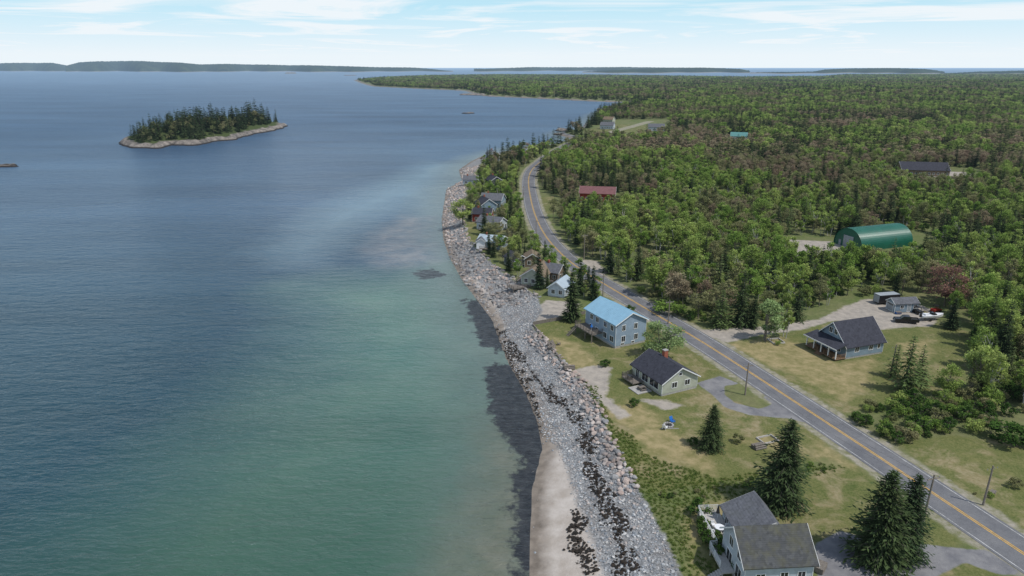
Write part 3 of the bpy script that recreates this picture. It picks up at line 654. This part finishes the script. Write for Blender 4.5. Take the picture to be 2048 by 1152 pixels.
gmT=leafmat('meadow_grass',(.085,.150,.028),(.16,.20,.05),.3)
def tuft(name,seed):
    R=np.random.default_rng(seed); n=26; a=R.uniform(0,6.28,n); r=R.uniform(0,.45,n); Pn=np.stack([r*np.cos(a),r*np.sin(a),R.uniform(.12,.25,n)],1)
    U=np.stack([R.normal(0,.12,n),R.normal(0,.12,n),R.uniform(.2,.32,n)],1); V=np.stack([np.cos(a+1)*.05,np.sin(a+1)*.05,a*0],1)
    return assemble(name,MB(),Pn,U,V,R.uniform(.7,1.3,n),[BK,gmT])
tc_=coll('tuft_forms',[tuft('tuft_%d'%i,i) for i in range(3)])
tp=[]
def addt(x,y,z): tp.append((x,y,z))
fillpoly(P([(1165,762),(1195,775),(1225,850),(1265,870),(1290,905),(1350,930),(1420,950),(1440,970),(1380,1015),(1380,1080),(1440,1152),(1450,1250),(1365,1250),(1365,1152),(1330,1070),(1290,1000),(1262,950),(1212,850)]),.6,addt)
fillpoly(P([(1440,955),(1640,925),(1700,935),(1480,990),(1400,1010),(1380,1000)]),.7,addt)
n=len(tp); s=rng.uniform(.45,.95,n); scatter('tall_grass',tp,rr(n)*[.3,.3,1],np.stack([s,s,s*.6],1),3,tc_)
for k,(a,b,c_) in buf.items(): scatter(names[k],a,b,c_,len(PR[k]),CO[k])

# ---------- buildings ----------
def frame(O,W,Lc,z=LZ):
    O=np.array(O);W=np.array(W)-O;Lv=np.array(Lc)-O; w=np.linalg.norm(W); ex=W/w; pr=Lv-(Lv@ex)*ex; l=np.linalg.norm(pr); ey=pr/l
    return Matrix(((ex[0],ey[0],0,0),(ex[1],ey[1],0,0),(0,0,1,0),(0,0,0,1))),w,l,(O[0],O[1],z)
def win(mb,side,w,l,p,zc,ww,hh,door=False):
    def bx(a,b,c,d,o0,o1,mi):
        if side=='x0': mb.box(-o1,-o0,a,b,c,d,mi)
        elif side=='x1': mb.box(w+o0,w+o1,a,b,c,d,mi)
        elif side=='y0': mb.box(a,b,-o1,-o0,c,d,mi)
        else: mb.box(a,b,l+o0,l+o1,c,d,mi)
    f=.1; a,b,c,d=p-ww/2,p+ww/2,zc-hh/2,zc+hh/2
    bx(a-f,a,c-f,d+f,-.02,.06,0);bx(b,b+f,c-f,d+f,-.02,.06,0);bx(a,b,d,d+f,-.02,.06,0);bx(a,b,c-f,c,-.02,.06,0)
    bx(a,b,c,d,-.02,.03,2 if door else 1)
    if not door and ww>.7: bx(p-.03,p+.03,c,d,.03,.05,0)
def gable(name,O,W,Lc,wh,rise,wm_,rm_,wins=(),oh=.45,z=LZ,base=.3,basem='concrete',seams=False,apex=.5,root=None,corner=True,M4=None,wl_=None):
    if M4 is None: M4,w,l,o=frame(O,W,Lc,z)
    else: w,l,o=wl_
    if root is None: root=empty(name,o)
    mb=MB(M4); ax=w*apex
    mb.box(.03,w-.03,.03,l-.03,-.3,base,1)
    v=[(0,0,base),(w,0,base),(w,l,base),(0,l,base),(0,0,wh),(w,0,wh),(w,l,wh),(0,l,wh),(ax,0,wh+rise),(ax,l,wh+rise)]
    mb.add(v,[(0,1,5,8,4),(3,7,9,6,2),(0,4,7,3),(1,2,6,5),(0,3,2,1)],0)
    a=mb.obj('walls',[M[wm_],M[basem]],root)
    mr_=MB(M4); th=.16
    for sx in(0,1):
        run=ax if sx==0 else w-ax; sl=rise/run; ex=-oh if sx==0 else w+oh; ze=wh-sl*oh+.02; zr=wh+rise+.02
        mr_.add([(ex,-oh,ze),(ax,-oh,zr),(ax,l+oh,zr),(ex,l+oh,ze),(ex,-oh,ze+th),(ax,-oh,zr+th),(ax,l+oh,zr+th),(ex,l+oh,ze+th)],[(3,2,1,0),(4,5,6,7),(0,1,5,4),(1,2,6,5),(2,3,7,6),(3,0,4,7)],0)
        for yy in(-oh-.05,l+oh+.003):
            mr_.add([(ex,yy,ze-.12),(ax,yy,zr-.12),(ax,yy+.047,zr-.12),(ex,yy+.047,ze-.12),(ex,yy,ze+th*.8),(ax,yy,zr+th*.8),(ax,yy+.047,zr+th*.8),(ex,yy+.047,ze+th*.8)],[(3,2,1,0),(4,5,6,7),(0,1,5,4),(1,2,6,5),(2,3,7,6),(3,0,4,7)],1)
        if seams:
            n=int(l/.6)
            for i in range(n+1):
                y=-oh+.1+i*(l+2*oh-.2)/n
                mr_.add([(ex,y,ze+th),(ax,y,zr+th),(ax,y+.05,zr+th),(ex,y+.05,ze+th),(ex,y,ze+th+.05),(ax,y,zr+th+.05),(ax,y+.05,zr+th+.05),(ex,y+.05,ze+th+.05)],[(4,5,6,7),(0,1,5,4),(2,3,7,6),(3,0,4,7)],0)
    mr_.obj('roof',[M[rm_],M['white']],root)
    mw=MB(M4)
    for q in wins: win(mw,q[0],w,l,*q[1:])
    if corner:
        for (cx,cy) in((0,0),(w,0),(0,l),(w,l)): mw.box(cx-.04,cx+.04,cy-.04,cy+.04,base,wh-.05,0)
    if mw.v: mw.obj('windows_and_trim',[M['white'],M['glass'],M['greydoor']],root)
    return root,M4,w,l
def rail(mb,x0,y0,x1,y1,z,h=1.,step=1.2,mi=0):
    L_=math.hypot(x1-x0,y1-y0); n=max(1,int(L_/step))
    for i in range(n+1):
        t=i/n; x=x0+(x1-x0)*t;y=y0+(y1-y0)*t; mb.box(x-.05,x+.05,y-.05,y+.05,z,z+h,mi)
    for hh in(.15,.35,.55,.75,h):
        mb.cyl((x0,y0,z+hh),(x1,y1,z+hh),.03,.03,4,mi)
# blue-roofed two-storey house
W=[]
for p_ in(1.5,4.2,7.5,10): W+= [('x0',p_,4.6,1.1,1.2),('x0',p_,1.9,1.3,1.3)]
W+=[('y0',2.2,4.7,.9,1.3),('y0',5.6,4.7,.9,1.3),('y0',2.2,2.,1.,1.3),('y0',5.8,2.,1.,1.3),('y0',2.,.75,.8,.5),('y0',5.,.75,.8,.5)]
r_,M4,w,l=gable('blue_roof_house',G(1230,697),G(1290,684),G(1188,658),5.9,2.2,'bluesid','blueroof',W,seams=True,base=.5)
mb=MB(M4); mb.box(-3.2,-.05,5,l,2.0,2.2,0)
for yy in(5.2,8,l-.3): mb.box(-3.1,-2.9,yy,yy+.2,0,2,0)
rail(mb,-3.1,5.1,-3.1,l-.1,2.2); rail(mb,-3.1,5.1,-.2,5.1,2.2); rail(mb,-3.1,l-.1,-.2,l-.1,2.2)
for i in range(9): mb.box(-3.2-.28*(i+1),-3.2-.28*i,l-1.3,l-.2,1.8-.22*i,1.9-.22*i,0)
mb.obj('deck',[M['wood']],r_)
mb=MB(M4); mb.cyl((-2,7,2.25),(-2,7,4.0),.03,.03,6,1); mb.cyl((-2,7,3.3),(-2,7,4.1),.35,.05,8,0); mb.obj('folded_umbrella',[M['bluep'],M['white']],r_)
# tan house
W=[('x0',2.6,1.7,2.8,1.5),('x0',5.6,1.7,2.0,1.5),('x0',8.2,1.35,1.,2.1),('y0',3.,1.9,1.2,1.1),('y0',6.2,1.9,1.2,1.1),('y0',4.3,4.,.7,.6)]
r_,M4,w,l=gable('tan_house',G(1323,793),G(1393,776),G(1266,753),2.9,2.5,'tansid','dkroof',W,base=.45)
mb=MB(M4); mb.box(w/2+.3,w/2+1.2,l-4.3,l-3.5,4.4,6.6,0); mb.box(w/2+.25,w/2+1.25,l-4.35,l-3.45,6.6,6.75,1); mb.obj('chimney',[M['brick'],M['concrete']],r_)
mb=MB(M4); mb.box(-2.8,-.05,l-4.2,l-.2,.6,.8,0); rail(mb,-2.7,l-4.1,-2.7,l-.3,.8); rail(mb,-2.7,l-.3,-.2,l-.3,.8); mb.box(-2.4,-1.7,l-2.6,l-1.4,.8,1.6,1)
mb.box(-3.8,-.4,2.6,6.,.02,.15,2)
for yy in(3.6,): mb.box(-2.6,-1.2,yy,yy+.7,.75,.82,0);mb.box(-2.6,-1.2,yy-.5,yy-.2,.42,.48,0);mb.box(-2.6,-1.2,yy+.9,yy+1.2,.42,.48,0);mb.box(-2.4,-2.3,yy-.4,yy+1.1,.15,.75,0);mb.box(-1.5,-1.4,yy-.4,yy+1.1,.15,.75,0)
mb.obj('deck',[M['wood'],M['black'],M['concrete']],r_)
# porch house: gable toward sea
W=[('y0',3.6,5.3,.9,1.2),('y0',5.1,5.3,.9,1.2),('y0',2.2,1.8,1.,1.3),('y0',5,1.6,.95,2.1),('y0',7.2,1.8,1.,1.3),('x0',3,2.,1.1,1.1),('x0',7,2.,1.1,1.1),('x0',9.3,2.,.7,1.)]
r_,M4,w,l=gable('porch_house',G(1690,719),G(1632,690),G(1752,701),3.1,4.2,'greysid','dkroof',W,base=.4)
mb=MB(M4)
pd=3.
mb.box(-.2,w+.2,-pd,-.05,.3,.5,0)
for xx in np.linspace(0,w,5): mb.box(xx-.1,xx+.1,-pd+.05,-pd+.25,.5,2.9,1)
rail(mb,0,-pd+.15,w*.4,-pd+.15,.5,.9); rail(mb,w*.62,-pd+.15,w,-pd+.15,.5,.9); rail(mb,0,-pd+.15,0,-.1,.5,.9)
mb.add([(-.6,-pd-.5,2.85),(w+.6,-pd-.5,2.85),(w+.3,.0,3.75),(-.3,.0,3.75),(-.6,-pd-.5,3.0),(w+.6,-pd-.5,3.0),(w+.3,.0,3.9),(-.3,.0,3.9)],[(3,2,1,0),(4,5,6,7),(0,1,5,4),(1,2,6,5),(2,3,7,6),(3,0,4,7)],2)
mb.box(-.62,w+.62,-pd-.56,-pd-.5,2.78,3.02,1)
for i in range(3): mb.box(w*.42,w*.6,-pd-.3*(i+1),-pd-.3*i,.0,.4-.12*i,0)
mb.obj('porch',[M['newwood'],M['white'],M['dkroof']],r_)
# deck house (bottom)
lo=(28.5,68.7,LZ)
Mr=Matrix.Rotation(math.radians(4),4,'Z')@Matrix(((0,1,0,0),(1,0,0,0),(0,0,1,0),(0,0,0,1)))
W=[('y0',2.,4.2,1.1,1.3),('y0',4.6,4.2,1.1,1.3),('y0',1.8,1.6,1.6,1.9),('y0',4.8,1.6,1.6,1.9),('x0',2.,2.4,1.1,1.),('x0',5.,2.4,.9,1.2),('x0',7.2,2.4,.9,1.2),('y0',3.4,6.0,1.,.9)]
r_,M4,w,l=gable('deck_house',None,None,None,4.3,2.8,'whitesid','mossroof',W,base=.4,M4=Mr,wl_=(7.2,8.6,lo))
Md=Matrix.Rotation(math.radians(4),4,'Z')
M5=Md@Matrix.Translation((2.4,7.4,0))
gable('wing',None,None,None,2.9,1.9,'whitesid','gyroof',[('x0',2,1.7,1.8,1.8),('x0',4.6,1.7,1.,2.),('y1',2,1.6,1,1)],base=.4,M4=M5,wl_=(6.0,6.2,lo),apex=.74,root=r_)
mb=MB(Md)
mb.box(-.7,2.3,7.5,15.2,1.0,1.2,0); mb.box(-1.7,-.1,2.5,7.45,1.0,1.2,0)
for xx,yy in((-.65,8),(-.65,11),(-.65,15.1),(2.1,15.1),(-1.6,3),(-1.6,7.3)): mb.box(xx,xx+.15,yy-.15,yy,0,1.0,0)
rail(mb,-.65,7.5,-.65,15.1,1.2,.95,1.3,1); rail(mb,-.65,15.1,2.2,15.1,1.2,.95,1.3,1); rail(mb,-1.65,3.6,-1.65,7.4,1.2,.95,1.3,1); rail(mb,-1.65,7.4,-.65,7.5,1.2,.95,1.3,1)
for i in range(5): mb.box(-1.7-.3*(i+1),-1.7-.3*i,2.5,3.5,.8-.2*i,.95-.2*i,0)
mb.obj('deck',[M['lightwood'],M['white']],r_)
mb=MB(Md); tx,ty=.75,10.4
mb.cyl((tx,ty,1.22),(tx,ty,1.95),.05,.05,6,0); mb.cyl((tx,ty,1.93),(tx,ty,1.98),.7,.7,14,0)
for a in(.4,2.,3.6,5.2):
    cx,cy=tx+1.1*math.cos(a),ty+1.1*math.sin(a); mb.box(cx-.25,cx+.25,cy-.25,cy+.25,1.6,1.66,0); bx,by=cx+.25*math.cos(a),cy+.25*math.sin(a); mb.box(bx-.22,bx+.22,by-.04,by+.04,1.66,2.1,0)
    for sx in(-.2,.2):
        for sy in(-.2,.2): mb.box(cx+sx-.02,cx+sx+.02,cy+sy-.02,cy+sy+.02,1.2,1.6,0)
mb.cyl((1.5,13.2,1.2),(1.5,13.2,3.2),.03,.03,6,0); mb.cyl((1.5,13.2,2.2),(1.5,13.2,3.5),.28,.04,8,1)
mb.obj('patio_set',[M['gwhite'],M['black']],r_)
# cottages
for (u,v,w_,l_,an,wh,ri,wm_,rm_) in cot:
    x,y=G(u,v); a=math.radians(an); M4=Matrix.Rotation(a,4,'Z')@Matrix.Translation((-w_/2,-l_/2,0))
    W=[(sd_,p_,1.6,1.,1.1) for sd_ in('x0','x1') for p_ in np.arange(1.4,l_-1,2.4)]+[(sd_,p_,1.6,1.,1.2) for sd_ in('y0','y1') for p_ in np.arange(1.5,w_-1,2.2)]
    if w_<4: W=[]
    zz=float(terrain(np.array([x]),np.array([y]))[0])
    nm={'redroof':'red_barn'}.get(rm_,'shed' if w_<4 else ('farmhouse' if w_>9 else 'cottage'))
    root,_,_,_=gable(nm,None,None,None,wh,ri,wm_,rm_,W,M4=M4,wl_=(w_,l_,(x,y,zz)),oh=.35)
    if 5<w_<9:
        mb=MB(M4); mb.box(w_*.5-.3,w_*.5+.3,l_*.7,l_*.7+.6,wh+.5*ri,wh+ri+.9,0); mb.box(-2.2,-.1,l_*.2,l_*.8,.4,.55,1); rail(mb,-2.1,l_*.2,-2.1,l_*.8,.55,.9,1.4,1); mb.obj('chimney_and_deck',[M['brick'],M['wood']],root)
# detached garage
r_,M4,w,l=gable('garage',G(1788,626),G(1771,617),G(1826,620),2.5,1.1,'greysid','gyroof',[('y0',2.0,1.25,2.6,2.1,True),('x0',2,1.6,.9,.9),('x0',4,1.3,.9,2.,True),('x0',5.8,1.6,.9,.9)],oh=.25,base=.1)
mb=MB(M4)
for i in range(4):
    mb.box(.85+i*.6,1.3+i*.6,-.07,-.031,1.75,2.05,0)
mb.obj('garage_door_panes',[M['glass']],r_)
# quonset
O,Wd,Lc=G(1722,503),G(1676,489),G(1838,500)
M4,w,l,o=frame(O,Wd,Lc); w=13.; l=24.; R_=w/2; root=empty('quonset_hut',o); mb=MB(M4); n=28; pts=[]
for i in range(n+1):
    t=math.pi*i/n; pts.append((R_-R_*math.cos(t),1.0+R_*.92*math.sin(t)))
pts=[(0,0)]+pts+[(w,0)]
ns=int(l/.5)
V=[];F=[]
for j in range(ns*2+1):
    y=j*l/(ns*2); k=.05 if j%2 else 0
    for (a,b) in pts: 
        dx,dz=a-R_,b-1.; V.append((R_+dx*(1+k/R_),y,1+dz*(1+k/R_) if b>0 else 0))
m_=len(pts)
for j in range(ns*2):
    for i in range(m_-1): F.append((j*m_+i,j*m_+i+1,(j+1)*m_+i+1,(j+1)*m_+i))
mb.add(V,F,0); mb.obj('arched_shell',[M['green']],root)
mb=MB(M4)
for y in(.3,l-.3): mb.add([(a,y,b) for a,b in pts],[tuple(range(m_))],0)
mb.box(R_-2.2,R_+2.2,.1,.29,0,4.2,1); mb.box(R_+3.3,R_+4.3,.15,.29,0,2.1,1)
mb.obj('end_walls',[M['green'],M['greydoor']],root)
# ---------- vehicles & small things ----------
def wheels(mb,xs,yw,r,mi):
    for x in xs:
        for s in(-1,1): mb.cyl((x,s*yw-.12,r),(x,s*yw+.12,r),r,r,14,mi)
def prism(mb,prof,y0,y1,mi,inset=0):
    n=len(prof); vs=[(a,y0,b) for a,b in prof]+[(a,y1,b) for a,b in prof]
    mb.add(vs,[tuple(range(n)),tuple(range(2*n-1,n-1,-1))]+[(i,(i+1)%n,n+(i+1)%n,n+i) for i in range(n)],mi)
def pickup(u,v,an):
    x,y=G(u,v); r=empty('pickup_truck',(x,y,LZ),math.radians(an)); mb=MB()
    prism(mb,[(-2.8,.5),(2.7,.45),(2.8,.9),(2.6,1.08),(1.3,1.15),(-2.8,1.15)],-.95,.95,0)
    prism(mb,[(-.9,1.15),(1.35,1.15),(.75,1.78),(.3,1.85),(-.6,1.85),(-.85,1.7)],-.82,.82,0)
    prism(mb,[(-.75,1.22),(1.1,1.22),(.68,1.72),(-.72,1.72)],-.835,.835,1); prism(mb,[(1.12,1.2),(1.38,1.19),(.86,1.74),(.76,1.74)],-.72,.72,1)
    mb.box(-2.7,-1.0,-.8,.8,1.152,1.16,2); mb.box(-2.75,-1.,-.95,-.82,1.15,1.3,0); mb.box(-2.75,-1.,.82,.95,1.15,1.3,0); mb.box(-2.85,-2.75,-.9,.9,.7,1.3,0)
    mb.box(2.78,2.85,-.85,-.5,.75,.95,3); mb.box(2.78,2.85,.5,.85,.75,.95,3); mb.box(2.75,2.9,-.9,.9,.42,.6,3)
    wheels(mb,(-1.8,1.85),.88,.4,2); mb.obj('body',[M['black'],M['glass'],M['rubber'],M['greydoor']],r)
pickup(1811,645,165)
def boat(u,v,an):
    x,y=G(u,v); r=empty('boat_on_trailer',(x,y,LZ),math.radians(an)); mb=MB(); secs=[(-3,.95,.75),(-1.5,1.1,.7),(.5,1.1,.68),(1.8,.8,.75),(2.7,.35,.95),(3.2,.02,1.15)]
    V=[];F=[]
    for (xx,hw,kz) in secs: V+=[(xx,-hw,1.5+max(0,xx)*.08),(xx,-hw*.85,.95),(xx,0,kz),(xx,hw*.85,.95),(xx,hw,1.5+max(0,xx)*.08)]
    for i in range(5):
        for j in range(4): F.append((i*5+j,i*5+j+1,(i+1)*5+j+1,(i+1)*5+j))
        F.append((i*5,(i+1)*5,(i+1)*5+4,i*5+4))
    F.append((0,1,2,3,4)); mb.add(V,F,0)
    prism(mb,[(-.2,1.52),(1.0,1.58),(.5,2.05),(-.1,2.05)],-.7,.7,1); mb.box(-2.3,-1.3,-.6,.6,1.5,1.85,0); mb.box(-3.4,-3.,-.2,.2,1.0,2.0,2)
    mb.box(-2.8,4.2,-.05,.05,.45,.55,2); wheels(mb,(-1.,),1.0,.33,2); mb.obj('hull',[M['gwhite'],M['glass'],M['black']],r)
boat(1862,640,8)
def trailer(u,v,an):
    x,y=G(u,v); r=empty('enclosed_trailer',(x,y,LZ),math.radians(an)); mb=MB(); prism(mb,[(-3,.5),(3,.5),(3.5,1.2),(3.4,2.7),(-3,2.7)],-1.2,1.2,0); mb.box(-3.02,3.3,-1.24,1.24,2.7,2.76,1); mb.box(3.3,4.7,-.06,.06,.5,.6,0)
    wheels(mb,(-.9,.1),1.22,.38,2); mb.box(-3.05,-3.,-1.1,1.1,.6,2.6,1); mb.obj('box_body',[M['black'],M['greydoor'],M['rubber']],r)
trailer(1770,606,12)
def utv(u,v,an,mt='red',name='utility_vehicle'):
    x,y=G(u,v); r=empty(name,(x,y,LZ),math.radians(an)); mb=MB(); prism(mb,[(-1.3,.4),(1.3,.4),(1.4,.8),(.6,1.),(-1.3,1.)],-.65,.65,0)
    for a in(-.5,.6):
        for b in(-.6,.6): mb.cyl((a,b,.95),(a*.8,b,1.8),.04,.04,5,1)
    mb.box(-.5,.6,-.68,.68,1.8,1.86,1); wheels(mb,(-.85,.85),.65,.32,1); mb.obj('body',[M[mt],M['black']],r)
utv(1871,624,20); utv(1835,627,100,'black')
def crate(u,v,s,mt,name):
    x,y=G(u,v); r=empty(name,(x,y,LZ),random.uniform(0,1)); mb=MB(); mb.box(-s,s,-s*.6,s*.6,.1,s*.9,0)
    for k in(-1,0,1): mb.box(-s-.04,s+.04,-s*.6-.04+k*0,-s*.6-.003,.2+(k+1)*s*.25,.28+(k+1)*s*.25,1)
    mb.box(-s-.05,s+.05,-s*.6-.05,s*.6+.05,s*.9,s*.95,1); mb.obj('stack',[M[mt],M['wood']],r)
crate(1796,628,.7,'bluep','storage_bin'); crate(1850,626,.7,'yel','storage_bin'); crate(1640,1140,.9,'wood','log_rack'); crate(1985,988,.5,'yel','play_slide')
# poles
ptop=[]
def pole(u,vb,vt,arms=1,lean=.0):
    h=max(HT(u,vb,vt),6); x,y=G(u,vb); r=empty('utility_pole',(x,y,LZ),.3); mb=MB(); mb.cyl((0,0,-.2),(lean*h,0,h),.17,.11,8,0)
    if arms: mb.box(lean*h-1.1,lean*h+1.1,-.06,.06,h-.7,h-.55,0)
    for q in(-.95,-.4,.4,.95): mb.cyl((lean*h+q,0,h-.55),(lean*h+q,0,h-.35),.05,.03,5,1)
    mb.cyl((lean*h+.3,.25,h-2.4),(lean*h+.3,.25,h-1.5),.2,.2,8,1) if arms>1 else None
    mb.obj('shaft_and_crossarm',[M['pole'],M['greydoor']],r); ptop.append((x+lean*h,y,LZ+h-.4))
pole(1842,1060,950,1,.03); pole(1490,790,726,1); pole(1336,648,600,1); pole(1205,604,548,2); pole(1168,520,468,1)
wl_p=list(ptop)
pole(1966,1010,932,0,.02); pole(1780,752,690,0,.03); pole(1072,478,440,1); pole(1047,400,372,1)
mb=MB()
for a,b in zip(wl_p[:-1],wl_p[1:]):
    A,B=Vector(a),Vector(b); n=12
    for off in(-.9,.9,0):
        pr=None
        for i in range(n+1):
            t=i/n; q=A.lerp(B,t); q.x+=off*.9; q.z-=(1.2 if off else 2.2)*4*t*(1-t)*.8+(0 if off else 1.4)
            if pr is not None: mb.cyl(pr,q,.012,.012,3,0,False)
            pr=q
mb.obj('power_lines',[M['wire']])
x,y=G(1337,852); r=empty('fire_pit',(x,y,LZ)); mb=MB()
for i in range(12):
    a=i*math.pi/6; mb.box(math.cos(a)*.8-.16,math.cos(a)*.8+.16,math.sin(a)*.8-.16,math.sin(a)*.8+.16,0,.35,0)
mb.cyl((0,0,.01),(0,0,.06),.65,.65,12,1); mb.box(-1.6,1.6,-1.1,-.95,.02,.12,0); mb.obj('stone_ring',[M['concrete'],M['black']],r)
def chair(u,v,mt,an):
    x,y=G(u,v); r=empty('lawn_chair',(x,y,LZ),an); mb=MB(); mb.box(-.35,.35,-.35,.35,.35,.42,0); mb.add([(-.35,.33,.4),(.35,.33,.4),(.35,.6,1.1),(-.35,.6,1.1),(-.35,.38,.4),(.35,.38,.4),(.35,.65,1.1),(-.35,.65,1.1)],[(3,2,1,0),(4,5,6,7),(0,1,5,4),(1,2,6,5),(2,3,7,6),(3,0,4,7)],0)
    for a in(-.33,.28):
        mb.box(a,a+.06,-.33,-.27,0,.6,0); mb.box(a,a+.06,.3,.36,0,.4,0); mb.box(a,a+.07,-.35,.4,.58,.63,0)
    mb.obj('seat_and_frame',[M[mt]],r)
chair(1345,846,'bluep',.5); chair(1330,858,'gwhite',2.4); chair(1118,690,'wood',1.6)
def frm(u,v,w,l,an,mt,name,h=.3):
    x,y=G(u,v); r=empty(name,(x,y,LZ),math.radians(an)); mb=MB(); mb.box(-w,w,-l,-l+.15,0,h,0);mb.box(-w,w,l-.15,l,0,h,0);mb.box(-w,-w+.15,-l+.15,l-.15,0,h,0);mb.box(w-.15,w,-l+.15,l-.15,0,h,0); mb.obj('planks',[M[mt]],r)
frm(1535,880,1.6,1.1,20,'lightwood','raised_garden_bed'); frm(1552,683,1.5,1.5,10,'lightwood','raised_garden_bed')
def logs(u,v,an,name='log_pile'):
    x,y=G(u,v); r=empty(name,(x,y,LZ),math.radians(an)); mb=MB()
    for i in range(9): mb.cyl((-1.1,(i%4)*.34-.5+(i//4)*.17,.17+(i//4)*.3),(1.1+random.uniform(-.2,.3),(i%4)*.34-.5+(i//4)*.17,.17+(i//4)*.3),.17,.15,7,0)
    mb.obj('logs',[M['wood']],r)
logs(1518,896,20); logs(1102,690,80); logs(1138,738,10); logs(1104,697,70)
def wallline(pts,h,t,mt,name):
    mb=MB(); p=[Vector((*q,0)) for q in pts]
    for a,b in zip(p[:-1],p[1:]):
        d=(b-a); n=Vector((-d.y,d.x,0)).normalized()*t/2
        z0,z1=LZ-.6,LZ+h
        mb.add([(*(a-n).xy,z0),(*(b-n).xy,z0),(*(b+n).xy,z0),(*(a+n).xy,z0),(*(a-n).xy,z1),(*(b-n).xy,z1),(*(b+n).xy,z1),(*(a+n).xy,z1)],[(3,2,1,0),(4,5,6,7),(0,1,5,4),(1,2,6,5),(2,3,7,6),(3,0,4,7)],0)
    mb.obj(name,[M[mt]])
wallline(P([(1066,650),(1098,688),(1130,732)]),.35,.3,'wood','seawall')
wallline(P([(1066,650),(1120,640),(1170,628)]),.9,.12,'wood','wooden_fence')
x,y=G(1038,574); r=empty('seaside_deck',(x,y,2.2),.5); mb=MB(); mb.box(-3,3,-2,2,.9,1.05,0); [mb.box(a,a+.15,b,b+.15,-1,.9,0) for a in(-2.9,2.7) for b in(-1.9,1.7)]; rail(mb,-2.9,-1.9,2.9,-1.9,1.05,.9); rail(mb,-2.9,1.9,-2.9,-1.9,1.05,.9); mb.obj('deck_frame',[M['wood']],r)

# ---------- light, sky, camera ----------
el,azx,azy=math.radians(58),.80,-.45
hz=math.hypot(azx,azy); s=Vector((azx/hz*math.cos(el),azy/hz*math.cos(el),math.sin(el)))
sun=bpy.data.lights.new('sun','SUN'); sun.energy=3.3; sun.angle=math.radians(1.2); sun.color=(1,.96,.90)
so=bpy.data.objects.new('sun',sun); so.rotation_euler=s.to_track_quat('Z','Y').to_euler(); so.location=(0,0,200); link(so)
w=bpy.data.worlds.new('World'); scene.world=w; w.use_nodes=True; nt=w.node_tree; nt.nodes.clear()
sk=N(nt,'ShaderNodeTexSky'); sk.sky_type='NISHITA'; sk.sun_disc=False; sk.sun_elevation=el; sk.sun_rotation=math.atan2(s.x,s.y); sk.air_density=1.; sk.dust_density=.4; sk.ozone_density=2.
tc=N(nt,'ShaderNodeTexCoord').outputs['Generated']; sp=N(nt,'ShaderNodeSeparateXYZ'); nt.links.new(tc,sp.inputs[0])
zz=mathn(nt,'ADD',mathn(nt,'MAXIMUM',sp.outputs[2],0.),.03); cx=N(nt,'ShaderNodeCombineXYZ')
nt.links.new(mathn(nt,'DIVIDE',sp.outputs[0],zz),cx.inputs[0]); nt.links.new(mathn(nt,'DIVIDE',sp.outputs[1],zz),cx.inputs[1])
n=noise(nt,vscale(nt,cx.outputs[0],(.8,.9,1.)),.36,7,.6,1.6); f=mr(nt,n,.40,.60,.0,.97)
hzf=mr(nt,sp.outputs[2],.015,.08,.93,.08); f=mathn(nt,'MAXIMUM',f,hzf)
f=mathn(nt,'MULTIPLY',f,mr(nt,sp.outputs[2],.12,.6,1.,.5))
lowc=mix(nt,mr(nt,sp.outputs[2],.05,.35),(3.9,6.5,7.8),sk.outputs[0])
c=mix(nt,f,lowc,(7.1,7.6,7.95))
bg=N(nt,'ShaderNodeBackground'); nt.links.new(c,bg.inputs[0]); bg.inputs[1].default_value=.122
o=N(nt,'ShaderNodeOutputWorld'); nt.links.new(bg.outputs[0],o.inputs[0])
cam=bpy.data.cameras.new('camera'); cam.lens=24; cam.sensor_width=36; cam.clip_end=300000; cam.clip_start=.5
co=bpy.data.objects.new('camera',cam); co.location=(0,0,CZ); co.rotation_euler=(math.pi/2-PITCH,0,0); link(co); scene.camera=co
scene.view_settings.view_transform='Standard'; scene.view_settings.look='None'; scene.view_settings.exposure=0
print('instances',{k:len(v[0]) for k,v in buf.items()})
